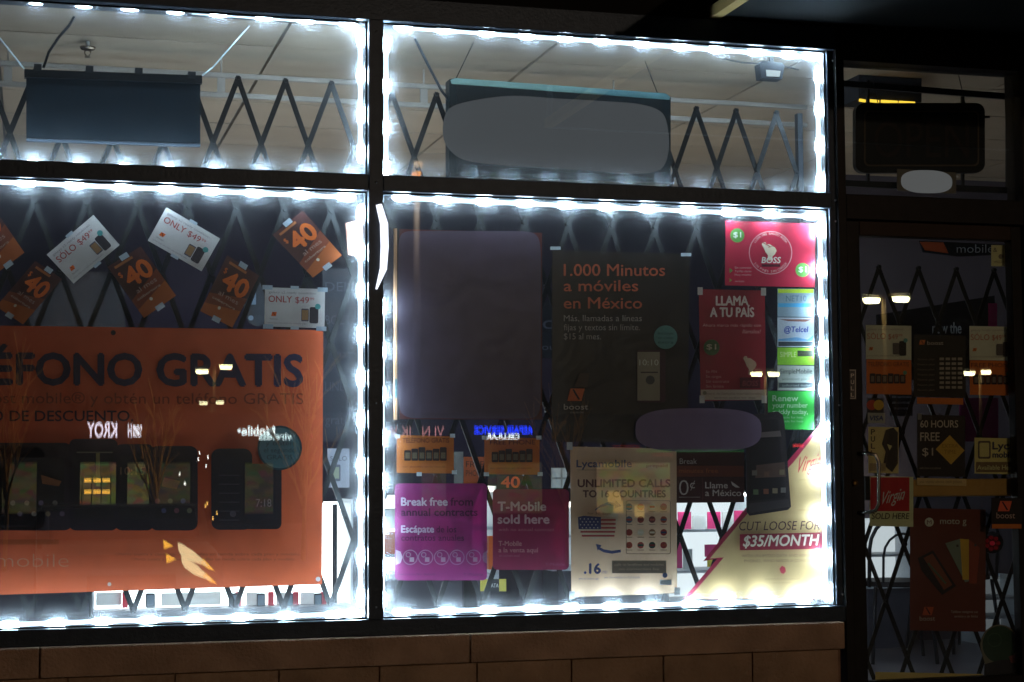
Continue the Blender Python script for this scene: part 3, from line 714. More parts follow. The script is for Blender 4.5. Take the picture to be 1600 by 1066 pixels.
flyer49('white sólo price flyer tilted up to the right', [(73, 398), (146, 336), (187, 383), (115, 443)], 'SÓLO')
flyer49('white only price flyer tilted down to the right', [(260, 324), (344, 373), (315, 424), (231, 376)], 'ONLY')
s = flyer49('white only price flyer hung level on the banner corner', [(414, 449), (508, 452), (507, 513), (413, 510)], 'ONLY')
s.tape((4, 0), (91, 1), (6, 62), (90, 63), w=16, h=7, col='a8b8c4')
Sheet('paper_scrap', 'peach paper scrap half hidden by the LED strip at the corner', 'paper', [(540, 349), (560, 344), (574, 352), (574, 402), (544, 398)], 'c8907c', .09)

BN = '8e4220'
bn = Sheet('banner', 'wide orange banner with dark capitals across the left pane', 'banner', [(-140, 507), (505, 516), (503, 913), (-140, 934)], 'ba5430', .13, None, None, .35)
DK = '26243c'
bn.text('TELÉ', -125, 599, 47, DK, 18, bold=.03, rise=-.006); bn.text('FONO GRATIS', 27, 600, 47, DK, 472, bold=.03, rise=-.006)
bn.text('con boost mobile® y obtén un teléfono GRATIS', -92, 630, 17, '7e3a24', 474, rise=-.003)
bn.text('O DE DESCUENTO.', -14, 658, 16, '3a2028', 208, bold=.012)
bn.many([rrect(-130, 698, 70, 828, 14), rrect(-30, 692, 114, 829, 14)], '2b2128', 'phone_picture')
bn.rr(108, 686, 184, 829, 10, '241c24', 'phone_picture'); bn.rect(116, 704, 178, 812, '221d1f', 'screen_picture')
bn.rr(180, 694, 240, 829, 10, '201a22', 'phone_picture'); bn.rect(186, 712, 236, 812, '221d1f', 'screen_picture')
bn.rr(234, 697, 309, 829, 12, '262026', 'phone_picture'); bn.rect(243, 715, 301, 810, '221d1f', 'screen_picture')
bn.rr(330, 701, 394, 828, 13, '1d1a22', 'phone_picture'); bn.rr(379, 725, 440, 827, 9, '19171f', 'phone_picture')
for i in range(6): bn.rect(342, 742+i*14, 374, 743.5+i*14, '39333a', 'screen_line')
bn.text('7:18', 400, 792, 12, '5a545a', 424); bn.circ(364, 803, 5, '453f46', 'app_icon')
bn.rect(20, 715, 100, 800, '221d1f', 'screen_picture'); bn.text('10:15', 188, 742, 12, '70553c', 226)
bn.rect(120, 706, 176, 708, '6a6250', 'screen_line'); bn.rect(150, 708, 156, 760, '7a6a3c', 'screen_line')
bn.poly([(64, 742), (96, 752), (92, 760), (66, 756)], '7c4a2c'); bn.poly([(256, 746), (282, 752), (276, 764), (252, 760)], '7c4a2c')
for i in range(8): bn.circ(20+i*11, 786+(i % 2)*17, 4, ('6a6058', '5a4a58', '70604a')[i % 3], 'app_icon')
for i in range(6): bn.circ(246+i*10, 783+(i % 2)*15, 4, ('6a4048', '4a4a68', '64604a')[i % 3], 'app_icon')
bn.circ(437, 700, 35, '1e3338'); bn.circ(437, 700, 32, '3c5c60'); bn.text('y obtén', 415, 696, 7, '25393f', 459); bn.text('el segundo', 412, 707, 7, '25393f', 462); bn.text('GRATIS', 417, 718, 7, '25393f', 457)
bn.text('mobile', -6, 886, 21, 'ae7e68', 107, bold=-.018)
for y, a, b in ((868, 180, 470), (876, 205, 462), (872, -60, -20)): bn.text('Oferta sujeta a cambios. Ver detalles en tienda sobre cada plan y modelo.', a, y, 4.5, '7a3a20', b)
bn.rect(-140, 843, 92, 851, 'a04a22', 'fold_mark')
bn.circ(177, 520, 4, '221a22', 'grommet'); bn.circ(171, 913, 3, 'c8c8cc', 'grommet'); bn.circ(497, 905, 3.6, 'c8c8cc', 'grommet')

bp = Sheet('blank_poster', 'large blank mauve poster with dark red edges at the top of the right pane', 'poster', [(622, 358), (847, 364), (847, 656), (621, 655)], '5a1f22', .057, None, None, .1)
bp.rect(621, 358, 624, 655, '24191e', 'border')
bp.poly(blob(622, 361, 845, 654, 14, 72, 2), '5c4c60', 'blank_face')
ed = pxbox('light_edge', 616.5, 357, 620.5, 656, .056, .02, solid('e8b080', .5), bp.o)
pxbox('edge_mark', 616.4, 592, 620.6, 622, .0552, .0006, solid('5a7a80', .5), bp.o)

mp = Sheet('price_poster', 'black poster offering a thousand minutes to mexico in orange type', 'poster', [(863, 391), (1078, 397), (1074, 694), (862, 690)], '1d1716', .08, None, None, .1)
OR = 'b85a3c'
mp.text('1.000 Minutos', 881, 431, 18, OR, 1039, bold=.01); mp.text('a móviles', 881, 455, 17, OR, 997, bold=.01); mp.text('en México', 881, 482, 17, OR, 1003, bold=.01)
for i, (t, x) in enumerate((('Más, llamadas a líneas', 1003), ('fijas y textos sin límite.', 1000), ('$15 al mes.', 939))): mp.text(t, 881, 502+i*14.2, 9.5, '9a8f86', x)
mp.circ(1040, 527, 18.5, '527c72'); 
for i, t in enumerate(('Incluye', 'sin costo', 'extra')): mp.text(t, 1028, 523+i*7, 4.5, '2c4a46', 1052)
mp.rr(995, 547, 1040, 629, 4, '3a1a24', 'phone_picture'); mp.rect(996, 550, 1031, 626, '8a7a62', 'screen_picture'); mp.text('10:10', 999, 571, 9, 'c0b49c', 1029); mp.rect(1001, 581, 1028, 583, '4a3a34', 'screen_line'); mp.circ(1016, 594, 7, '4a4440', 'app_icon')
mp.logo(900, 617, 27, 'cc6030'); mp.text('boost', 881, 640, 8.5, 'b0a498', 919, bold=.01); mp.text('mobile', 891, 646, 3.4, '8a8078', 912)
mp.tape((868, 388), (1072, 398), w=16, h=5)
mp.poly([(897, 605), (906, 583), (921, 583), (918, 606)], '3c2820', 'fold_mark')

bo = Sheet('calling_card_poster', 'crimson wide poster with a raised fist in a ring at the top corner', 'poster', [(1134, 345), (1274, 350), (1273, 449), (1133, 446)], 'c02440', .075)
bo.circ(1152, 368, 11, '6aa04a'); bo.circ(1254, 422, 11, '6aa04a')
for x, y in ((1152, 368), (1254, 422)): bo.text('$1', x-6, y+3, 8, 'e8ecd8', x+6, bold=.02)
bo.ring(1204, 395, 34, 1.4, 'e0a0a0')
FIST = [(-12, -11), (-10, -14), (-6, -14.5), (-4, -11), (0, -11.5), (4, -9), (9, -6), (11.5, -1), (9, 4), (5, 8), (5, 14), (-3, 14), (-2, 6), (-6, 1), (-8, -4)]
bo.poly([(1202+x*1.0, 393+y) for x, y in FIST], 'e4d2b4', 'fist_picture'); bo.line(1190, 378, 1204, 386, 1, 'a03038'); bo.line(1200, 387, 1212, 384, .8, 'a03038')
bo.text('BOSS', 1190, 411, 9, 'f0e0d0', 1219, bold=.02, slant=.15); bo.rect(1190, 413, 1219, 417, '5a1020', 'bar')
def arc_text(s, t, cx, cy, r, a0, a1, cap, col):
    P = []; Fs = []; n = len(t)
    for i, ch in enumerate(t):
        if ch == ' ': continue
        vs, fs, a, b = glyphs(ch); an = R(a0+(a1-a0)*i/(n-1)); sgn = 1 if a1 > a0 else -1
        k = len(P); w = cap/CAP
        for v in vs:
            x, y = (v.x-(a+b)/2)*w, v.y*w
            rr_ = r+y*sgn if sgn > 0 else r-y
            ux, uy = math.cos(an), math.sin(an)
            tx, ty = (-uy, ux) if sgn > 0 else (uy, -ux)
            P.append((cx+ux*rr_+tx*x, cy+uy*rr_+ty*x))
        Fs += [tuple(q+k for q in f) for f in fs]
    s.put('lettering', P, Fs, col)
arc_text(bo, 'LLAMA MAS BARATO AHORA', 1204, 395, 28, -145, -35, 3.6, 'ecc0b8'); arc_text(bo, 'SIN PINES SIN CARGOS', 1204, 395, 31, 145, 35, 3.6, 'ecc0b8')
for i, t in enumerate(('Sin contrato', 'Tarifas claras', 'Hoy mismo')): bo.text(t, 1148, 420+i*5.5, 3.4, 'e0b0a8', 1174)
bo.poly([(1140, 419), (1145, 423), (1140, 427)], '6aa04a', 'arrow'); bo.poly([(1140, 435), (1144, 438), (1140, 441)], '90a04a', 'arrow'); bo.text('www.llamadas', 1148, 441, 3.2, 'e0b0a8', 1163)

ll = Sheet('calling_card_poster', 'tall dark red poster reading llama a tu país', 'poster', [(1092, 452), (1195, 454), (1197, 625), (1095, 627)], '8e1c24', .08)
ll.text('LLAMA', 1119, 477, 14, 'd8b4a4', 1169, bold=.03); ll.text('A TU PAÍS', 1110, 495, 14, 'd8b4a4', 1178, bold=.03)
ll.text('Ahora marca más rápido con', 1098, 510.5, 4.6, 'c88a80', 1189); ll.text('llámalos!', 1160, 521, 6, 'c88a80', 1188, slant=.2)
ll.circ(1112, 543, 12.5, '47582c'); ll.text('$1', 1104, 546, 8, 'b8a888', 1119, bold=.02)
ll.poly([(1172+x*.9, 571+y*1.0) for x, y in FIST], 'b89474', 'fist_picture'); ll.rect(1156, 590, 1188, 607, '5a1018', 'bar'); ll.text('BOSS', 1160, 603, 8, '8c3434', 1184, slant=.15)
for i, t in enumerate(('Sin PIN', 'Sin cargos', 'Sin contrato', 'Sin límite')): ll.text(t, 1103, 583+i*7.6, 4.4, 'b87a70', (1120, 1127, 1139, 1131)[i])
ll.rect(1095, 609, 1197, 625, 'b49a80', 'strip'); ll.text('centro de llamadas internacionales', 1100, 617, 4, '8a6a58', 1190); ll.text('abierto todos los dias', 1116, 623, 3, '6a5448', 1180); ll.circ(1101, 614, 3, '7a6a50', 'dot')
ll.tape((1094, 455), (1193, 456), (1097, 624), (1194, 624), w=8, h=12, col='b4a89c')

GS = 'phone service stickers stacked down the lit right edge'
def card(label, y0, y1, col, x0=1215, x1=1272): return Sheet('service_sticker', label, 'sticker', [(x0, y0), (x1, y0+.8), (x1, y1+.4), (x0, y1)], col, .075, None, GS)
c = card('grey sticker with a lime band at the top of the sticker column', 451, 495, '8a9aa0'); c.rect(1216, 452, 1271, 458, 'b4c832', 'band'); c.text('NET10', 1228, 471, 9, '5c7078', 1260); c.rect(1216, 474, 1271, 480, '4a9ac0', 'band')
c = card('white sticker with blue lettering in the sticker column', 496, 542, 'b8bcc0'); c.text('@Telcel', 1225, 519, 8.5, '3a4a94', 1262, bold=.02, slant=.1); c.poly([(1217, 499), (1271, 499), (1258, 503), (1232, 502)], '8a5a50', 'band'); c.rect(1216, 534, 1271, 541, '33383c', 'band'); c.poly([(1216, 530), (1245, 527), (1262, 531), (1271, 524), (1271, 533), (1216, 533)], '6a98b8', 'wave')
c = card('lime green sticker above the simple mobile one', 543, 570, '8cc02c'); c.rect(1246, 548, 1271, 557, '2c3018', 'band'); c.text('SIMPLE', 1219, 558, 8, 'd0d890', 1244)
c = card('white sticker reading simple mobile in the sticker column', 571, 610, 'b4b8ac'); c.text('SimpleMobile', 1219, 584, 7.5, '2c3034', 1269); c.text('unlimited plans', 1222, 594, 3.6, '70746c', 1266); c.rect(1217, 598, 1271, 606, '41464a', 'band'); c.text('authorized dealer', 1222, 604, 3.6, '9aa09a', 1266)
c = card('green sticker reading renew your number at the bottom of the column', 611, 671, '2c9a34', 1200, 1272)
for i, (t, x, h) in enumerate((('Renew', 1247, 9), ('your number', 1262, 7.5), ('quickly today,', 1262, 7))): c.text(t, 1207, 627+i*10, h, 'a8cca0', x, bold=.015)
for i in range(2): c.text('ask inside for help', 1210, 654+i*6, 3.4, '8ab886', 1255)

sm = Sheet('blanked_patch', 'mauve rounded card standing in for a blanked patch between the black poster and the dark phone', 'stand_in', [(1000, 640), (1195, 640), (1195, 706), (1000, 706)], '7a647c', .06, outline=blob(993, 638, 1190, 706, 3.0, 40, 0), trans=.1)  # added card in place of a blanked-out patch

bk = Sheet('rate_poster', 'dark maroon poster with a large zero cents rate beside the phone', 'poster', [(1057, 704), (1163, 706), (1163, 785), (1056, 786)], '421a1e', .08)
bk.text('Break', 1062, 725, 8.5, 'b8a8a4', 1089); bk.rect(1057, 728, 1162, 745, '6e3020', 'band'); bk.text('minutes free', 1061, 739, 7, 'a85428', 1122); bk.text('0', 1061, 774, 24, 'c0b0a8', 1076, bold=-.012); bk.text('¢', 1078, 763, 13, 'c0b0a8', 1086); bk.line(1061, 777, 1094, 777, 1, 'a89a94')
bk.text('Llame', 1102, 763, 9.5, 'c8b8b0', 1137, bold=.015); bk.text('a México', 1102, 775, 9.5, 'c8b8b0', 1158, bold=.015); bk.line(1098, 748, 1098, 782, .8, '6a3a38'); bk.poly([(1142, 752), (1148, 756), (1156, 762), (1150, 762), (1144, 758)], 'c8b8b0', 'handset_picture')

vp = Sheet('lightning_poster', 'cream poster cut like a lightning bolt offering a monthly price', 'poster', [(1071, 935), (1296, 935), (1282, 661), (1100, 875)], '9c1c3c', .085, outline=[(1068, 936), (1121, 873), (1099, 877), (1170, 788), (1235, 716), (1284, 660), (1298, 936)])
vp.poly([(1076, 935.5), (1131, 871), (1109, 873), (1176, 793), (1240, 722), (1283, 667), (1296, 935.5)], 'bc9c6a', 'cream_face')
vp.text('Virgin', 1242, 740, 25, 'b02a34', 1281, bold=.0, slant=.3, rise=.25); vp.line(1270, 727, 1290, 721, 1.6, 'b02a34', 'swash'); vp.text('authorized dealer', 1249, 751, 3.2, 'a08050', 1286)
vp.text('android powered', 1248, 798, 3, 'a08050', 1284)
vp.text('CUT LOOSE FOR', 1154, 829, 13.5, '4c2c2c', 1281, slant=.15, rise=.012, bold=.0)
vp.poly([(1156, 835), (1287, 832), (1287, 858), (1156, 860)], '8c1c30', 'price_band'); vp.text('$35/MONTH', 1161, 854, 16.5, 'e8d8c0', 1277, slant=.18, rise=.018, bold=.02)
vp.text('WITH UNLIMITED DATA AND AWESOME', 1159, 871, 4.4, '8a6c4c', 1279, rise=.008); vp.text('PHONES, WHO NEEDS A CONTRACT', 1163, 879, 4.4, '8a6c4c', 1279, rise=.008)
vp.poly([(1218, 889), (1222, 884), (1227, 887), (1228, 893), (1224, 897), (1220, 895)], 'b03040', 'emblem'); vp.text('powered by the network', 1196, 906, 3.2, '9a7c54', 1252); vp.text('no contract', 1208, 912, 3, '9a7c54', 1240)
ph = empty('phone_cutout', at(1205, 800, .068), 'large dark smartphone cutout standing in front of the lightning poster', 'cutout')
PH = [(1180, 647), (1215, 643), (1223, 648), (1226, 662), (1236, 792), (1231, 797), (1172, 806), (1167, 800), (1166, 706), (1172, 660)]
slab('phone_body', PH, .062, .006, paper('2c2427', .05), ph)
slab('phone_screen', [(1184, 657), (1215, 655), (1227, 778), (1171, 783), (1171, 706)], .061, .0008, paper('20191d', .05), ph)
def dot(o, name, pts, Y, col): return link(name, meshof(name, [at(x, y, Y) for x, y in pts], [tuple(range(len(pts)))[::-1]]), paper(col, .05), o)
dot(ph, 'screen_picture', [(1182, 727), (1226, 722), (1228, 745), (1180, 747)], .0602, '5a4238'); dot(ph, 'screen_bar', [(1186, 676), (1219, 673), (1221, 682), (1186, 684)], .0602, '6a5c58')
for x, y, c in ((1179, 739, '6a6258'), (1222, 738, '7a6a50'), (1181, 769, '5c6a4a'), (1197, 768, '7c4a34'), (1211, 767, '8a7a60'), (1224, 766, '746e68'), (1198, 741, '6a4a3c')): dot(ph, 'app_icon', [(x-4, y-4), (x+4, y-4), (x+4, y+4), (x-4, y+4)], .0597, c)
dot(ph, 'chin_plate', [(1169, 787), (1232, 780), (1234, 792), (1172, 802)], .0602, '3c3436')

ly = Sheet('calling_poster', 'white poster with a stars and stripes map and sixteen round flags', 'poster', [(891, 698), (1057, 701), (1058, 927), (893, 933)], 'd0ae8e', .078)
ly.text('Lycamobile', 901, 730, 11, '3c4468', 987, bold=.02); ly.rect(902, 734, 986, 735, '8a7c64', 'rule'); ly.text('prepaid', 1010, 730, 5, 'a03c30', 1043)
ly.text('UNLIMITED CALLS', 903, 761, 11.5, '5a2c2c', 1047, bold=.03); ly.text('TO 16 COUNTRIES', 911, 777, 10.5, '5a3430', 1040, bold=.03)
MAP = [(903, 808), (912, 806), (938, 808), (950, 806), (958, 800), (966, 803), (965, 812), (962, 826), (960, 838), (948, 841), (936, 841), (926, 843), (916, 838), (907, 833), (903, 822)]
ly.poly(MAP, 'c0b098', 'map_picture')
for i in range(5): ly.rect(905+max(0, i-2)*2, 811+i*6.2, 962-max(0, i-2)*1, 814+i*6.2, '9c3c38', 'stripe')
ly.poly([(903, 808), (912, 806), (939, 808), (939, 827), (904, 827)], '30345c', 'canton')
ly.many([circle(907+i*6+(j % 2)*3, 811+j*4.6, 1.1, 5) for i in range(5) for j in range(4)], 'b8b0a8', 'stars')
def arrow(pts, w, head):
    P = []
    for (x, y), ww in zip(pts, w): P.append((x, y-ww))
    for (x, y), ww in reversed(list(zip(pts, w))): P.append((x, y+ww))
    return P
ly.poly(arrow([(930, 797), (938, 791), (950, 787), (964, 788)], (1, 1.8, 2.4, 2.6), 0), '3c4470', 'arrow'); ly.poly([(962, 782), (971, 791), (961, 794)], '3c4470', 'arrow_head')
ly.poly(arrow([(936, 857), (944, 861), (956, 863), (970, 861)], (2.4, 2.4, 2.4, 2.2), 0), '3c4470', 'arrow'); ly.poly([(931, 850), (940, 852), (934, 861)], '3c4470', 'arrow_head')
ly.text('for 30 days', 918, 804, 3.6, '6a4c44', 954)
FC = ['34406c', 'b0402c', 'c8c0b0', 'a83a38', '4a5c74', '8c3030', '6c2c30', 'a04834', '9c3c30', 'c0b8a0', '84603c', '9c3430', 'b04834', 'a85048', '3c5c50', 'a03c3c']
for i in range(16):
    x, y = 983+18*(i % 4), 792+20*(i//4); ly.circ(x, y, 5.2, FC[i], 'flag_badge'); ly.rect(x-4, y-1.4, x+4, y+1.6, FC[(i*7+3) % 16], 'flag_band'); ly.rect(x-5, y+7, x+5, y+8.2, '8c7c68', 'rule')
o = rrect(978, 782, 1048, 866, 3, 3); o2 = rrect(979, 783, 1047, 865, 2.5, 3); k = len(o)
ly.put('frame_line', o+o2, [(i, k+i, k+(i+1) % k, (i+1) % k) for i in range(k)], '7c6c5c')
ly.text('.16', 913, 896, 15, '3a4684', 938, bold=.04); ly.text('USD', 939, 896, 4, '3a4684', 949); ly.rect(956, 876, 1041, 896, '7c7264', 'grey_band'); ly.text('calls to landlines and mobiles', 960, 884, 3.6, 'b4a890', 1037); ly.text('no connection fee', 968, 891, 3.6, 'b4a890', 1030)
ly.text('terms and conditions apply', 904, 906, 4, '6c6c80', 936); ly.text('see the website for full details', 944, 904, 4, '6c6c80', 1000); ly.circ(1039, 899, 4, '3c5080', 'emblem'); ly.rect(1031, 906, 1049, 914, 'a0b0b8', 'stamp')
ly.tape((890, 697), (894, 930), (1058, 924), w=9, h=12, col='c8d0d4')

def purple(label, quad, ol, col): return Sheet('carrier_poster', label, 'poster', quad, col, .08, None, None, .5, outline=ol, clear=.16)
p1 = purple('purple rounded poster reading break free from annual contracts', [(617, 755), (761, 757), (761, 905), (617, 908)], rrect(617, 755.5, 761, 907, 7, 5), 'a83a86')
p1.text('Break free', 627, 790, 12, 'e0cce0', 699, bold=.03); p1.text('from', 704, 790, 12, '55194c', 739, bold=.02); p1.text('annual contracts', 627, 806, 11.5, '55194c', 746, bold=.02)
p1.text('Escápate', 627, 832, 10.5, 'd8c0d8', 678, bold=.03); p1.text('de los', 682, 832, 10, '55194c', 713, bold=.01); p1.text('contratos anuales', 627, 845, 9.5, '55194c', 725, bold=.01)
for x in (641, 665, 690, 714, 740):
    p1.ring(x, 871, 12, 1.6, 'b894b4'); p1.rect(x-1, 871, x+6, 878, 'c8b0c4', 'padlock'); p1.ring(x-3, 867, 4.2, 1.4, 'b894b4', 'padlock_loop')
p1.poly([(618, 859), (626, 862), (629, 871), (626, 880), (618, 883)], 'dcc8d8', 'half_ring'); p1.poly([(760.5, 861), (755, 865), (753.5, 871), (755, 877), (760.5, 881)], 'a884a4', 'half_ring')
p1.text('T-Mobile', 724, 900, 4.5, '6a3060', 755); p1.text('see store for details', 622, 899, 3.6, '6a3060', 680)
p2 = purple('wine purple rounded poster reading sold here', [(770, 764), (889, 766), (889, 889), (770, 892)], rrect(770, 764.5, 889, 890.5, 7, 5), '9c2c5a')
p2.text('T-Mobile', 778, 798, 13.5, 'dcb8bc', 853, bold=.03); p2.text('sold here', 778, 818, 13.5, 'dcb8bc', 858, bold=.03); p2.text('with no annual contract', 779, 830, 5, 'b87884', 866)
p2.text('T-Mobile', 779, 853, 7.5, 'c48c90', 815, bold=.02); p2.text('a la venta aquí', 779, 863, 7, 'c48c90', 841, bold=.02); p2.text('sin contrato anual', 780, 870, 3.6, 'a8687c', 812); p2.text('T-Mobile', 852, 884, 4.5, 'a05878', 882)
def oflyer(label, q, word, Y=.07):
    x0, y0, x1, y1 = q
    s = Sheet('small_flyer', label, 'flyer', [(x0, y0), (x1, y0+2), (x1, y1+1), (x0, y1)], 'd0782a', Y, None, 'small orange phone flyers', .4)
    w = x1-x0; s.text(word, x0+w*.1, y0+(y1-y0)*.2, 7, '6a3418', x1-w*.08, bold=.01)
    s.many([rrect(x0+w*.13+i*w*.125, y0+(y1-y0)*(.40-.04*(i % 3)), x0+w*.25+i*w*.125, y0+(y1-y0)*.68, 1.5, 2) for i in range(6)], '3c2a22', 'phone_picture')
    s.many([[(x0+w*.15+i*w*.125, y0+(y1-y0)*.46), (x0+w*.23+i*w*.125, y0+(y1-y0)*.46), (x0+w*.23+i*w*.125, y0+(y1-y0)*.62), (x0+w*.15+i*w*.125, y0+(y1-y0)*.62)] for i in range(6)], '7a6a50', 'screen_picture')
    s.text('ver detalles en la tienda', x0+w*.1, y0+(y1-y0)*.86, 3, '8a4a20', x1-w*.15)
    return s
s = oflyer('small orange flyer reading teléfono gratis beside the mullion', (620, 680, 709, 739), 'TELÉFONO GRATIS'); s.tape((621, 682), (707, 681), (710, 738), (655, 741), w=8, h=6)
s = oflyer('small orange flyer reading free phone above the wine purple poster', (757, 683, 843, 741), 'FREE PHONE'); s.tape((757, 684), (842, 684), (844, 741), (760, 741), w=8, h=6)

# ---- stickers on the door
Yd = .04
def sticker(label, q, col, name='door_sticker', cat='sticker', Y=Yd, group=None, trans=.15):
    x0, y0, x1, y1 = q; return Sheet(name, label, cat, [(x0, y0), (x1, y0+(x1-x0)*.02), (x1, y1+(x1-x0)*.02), (x0, y1)], col, Y, None, group, trans, gain=2.5)
def solo(label, x0, y0):
    s = sticker(label, (x0, y0, x0+71, y0+53), 'a89a88', 'price_flyer', 'flyer', group='white price flyers on the door')
    s.text('galaxy ready condition', x0+2, y0+8, 3.2, '7a7068', x0+58); s.text('SÓLO', x0+2, y0+22, 9, '8c5040', x0+31); s.text('$49', x0+35, y0+22, 8, '8c5040', x0+50); s.text('99', x0+51, y0+18, 4, '8c5040', x0+57)
    s.logo(x0+8, y0+37, 7, 'b85a30'); s.text('price with any monthly plan', x0+2, y0+49, 2.6, '7a7068', x0+52); s.rr(x0+42, y0+28, x0+52, y0+46, 1.4, '4a4240', 'phone_picture'); s.rr(x0+52, y0+25, x0+63, y0+48, 2, '221c1e', 'phone_picture'); s.circ(x0+62, y0+24, 3.4, '4a7470'); return s
solo('white sólo price flyer at the left of the door glass', 1353, 508); solo('white sólo price flyer at the right of the door glass', 1515, 509.5)
def ofl(label, x0, y0, word):
    s = sticker(label, (x0, y0, x0+70, y0+54), 'a8501c', 'small_flyer', 'flyer', group='orange flyers on the door')
    s.text(word, x0+2, y0+11, 6.5, '4a2010', x0+66); s.many([rrect(x0+5+i*9.4, y0+22+(i % 3), x0+14+i*9.4, y0+38, 1.4, 2) for i in range(6)], '2a1e20', 'phone_picture'); s.many([[(x0+7+i*9.4, y0+26), (x0+12+i*9.4, y0+26), (x0+12+i*9.4, y0+35), (x0+7+i*9.4, y0+35)] for i in range(6)], '5c4a40', 'screen_picture'); s.circ(x0+60, y0+21, 3.2, '4a6a50'); return s
ofl('orange teléfono gratis flyer at the left of the door glass', 1354, 561.5, 'TELÉFONO GRATIS'); ofl('orange free phone flyer at the right of the door glass', 1515.5, 563, 'FREE PHONE')
s = sticker('dark rate sheet with rows of prices in the middle of the door', (1428, 523, 1509, 620), '1f1916', 'rate_sheet', 'sheet')
s.logo(1441, 535, 10, 'a85428'); s.text('boost', 1449, 539, 6, '8c7c70', 1474)
for r in range(7):
    s.text('Nuevo plan', 1434, 563+r*8, 3.2, '5c5048', 1460)
    s.many([[(1468+c*9.5, 559+r*7.4), (1475+c*9.5, 559+r*7.4), (1475+c*9.5, 563+r*7.4), (1468+c*9.5, 563+r*7.4)] for c in range(4)], '7c7064', 'price_cells')
s2b = sticker('thin orange strip under the dark rate sheet', (1433, 621, 1505, 631), 'a8541c', 'strip_sticker')
s = sticker('dark sticker offering free hours with a gold diamond', (1433, 648, 1508, 744), '231c1a', 'offer_sticker')
s.text('60 HOURS', 1438, 668, 11, '8c7e70', 1497, bold=.01); s.text('FREE', 1438, 689, 13, '8c7e70', 1468, bold=.01); s.poly([(1462, 702), (1484, 680), (1507, 704), (1486, 726)], 'a87a30', 'diamond'); s.text('EXTRA', 1472, 700, 6, '7a5820', 1497); s.text('TIME', 1475, 709, 6, '7a5820', 1494); s.text('$1', 1441, 712, 12, '8c7e70', 1458); s.text('calls from any phone', 1437, 733, 3.4, '6c6054', 1470)
s.rect(1434, 646, 1440, 656, '5c564e', 'tape')
s = sticker('small cream sticker at the top right of the door glass', (1549, 383, 1576, 416), 'a8966c'); s.text('&', 1552, 394, 7, '4a4034'); s.circ(1564, 401, 4, '5c5040'); s.text('WELCOME', 1553, 411, 3.4, '5c5040', 1573)
s = sticker('round credit card sticker in red and orange', (1355, 622, 1381, 645), '241c1e', 'card_sticker'); s.circ(1362, 633, 8, '8c3020', 'disc'); s.circ(1373, 633, 8, 'a87828', 'disc')
s = sticker('small visa card sticker on the door glass', (1356, 645, 1383, 661), '7c7870', 'card_sticker'); s.text('VISA', 1358, 657, 7, '2c3058', 1380, bold=.03, slant=.15)
s = sticker('cream pull sticker with a dark hooded figure', (1357, 667, 1404, 739), 'a88c5c', 'pull_sticker')
for i, ch in enumerate('PULL'): s.text(ch, 1361, 679+i*11, 8, '2a2018', 1367, bold=.02)
s.poly([(1384, 672), (1396, 668), (1403, 676), (1403, 724), (1394, 738), (1380, 726), (1384, 706), (1378, 694)], '2c2420', 'figure_picture'); s.poly([(1386, 694), (1394, 697), (1390, 704)], 'b09468', 'face_picture'); s.rect(1359, 724, 1384, 736, '7c6a4c', 'block')
s = sticker('narrow pull plate on the dark door stile', (1325, 577, 1338, 624), '3a3634', 'pull_plate', Y=-.033)
o = [(1326, 578), (1337, 578), (1337, 623), (1326, 623)]; o2 = [(1327, 579), (1336, 579), (1336, 622), (1327, 622)]
s.put('frame_line', o+o2, [(i, 4+i, 4+(i+1) % 4, (i+1) % 4) for i in range(4)], '8c8478')
for i, ch in enumerate('PULL'): s.text(ch, 1329.5, 590+i*10, 6, '9a9286', 1334.5)
s = sticker('cream sticker reading mobile available here by the hinge side', (1523, 684, 1588, 740), 'b09058', 'dealer_sticker')
s.rr(1528, 689, 1548, 717, 3, '4a3c34'); s.rr(1530.5, 692, 1545.5, 714, 2, 'b09058'); s.text('Lyca', 1551, 702, 11, '33303c', 1585, bold=.03); s.text('mobile', 1551, 715, 9, '33303c', 1586, bold=.03); s.rect(1525, 722, 1587, 738, '5c4830', 'band'); s.text('Available Here', 1527, 734, 7, 'b89868', 1585, bold=.01)
s = sticker('red square dealer sticker reading sold here beside the handle', (1359, 744, 1427, 822), 'b09c78', 'dealer_sticker'); s.rect(1360, 746, 1421, 799, '8c1c20', 'red_panel'); s.text('Virgin', 1374, 789, 20, 'd0b098', 1411, slant=.3, rise=.22); s.text('mobile', 1398, 780, 4, 'd0b098', 1411); s.text('SOLD HERE', 1362, 811, 9, '3c3028', 1420, slant=.12, bold=.01)
s = sticker('cream strip with small print on the push bar', (1433, 747, 1510, 758), 'a08458', 'strip_sticker'); s.text('ask inside about cash prices', 1437, 755, 4.5, '6c5434', 1503)
s = sticker('brown phone poster in the lower half of the door', (1422, 794, 1540, 985), '4c2016', 'phone_poster', 'poster', .045)
s.circ(1452, 816, 7, 'a89c90', 'emblem'); s.text('M', 1448.5, 819.5, 6.5, '4c2016', 1455.5); s.text('moto g', 1469, 819, 10, 'a89c90', 1510, bold=-.008)
s.poly([(1434, 872), (1458, 860), (1494, 916), (1472, 930), (1440, 892)], '1c1214', 'phone_picture'); s.poly([(1443, 872), (1457, 865), (1488, 914), (1475, 922)], '5c3020', 'screen_picture'); s.line(1450, 880, 1478, 912, 3, '3c4a38', 'screen_line')
s.poly([(1477, 849), (1500, 842), (1516, 908), (1508, 910)], '5c6458', 'shell_picture'); s.poly([(1500, 842), (1514, 843), (1518, 906), (1504, 906)], 'a07c28', 'shell_picture'); s.poly([(1514, 843), (1531, 856), (1526, 912), (1514, 912)], '6c2c1c', 'shell_picture'); s.circ(1496, 853, 2, '33302c', 'lens'); s.circ(1524, 852, 2, '33302c', 'lens')
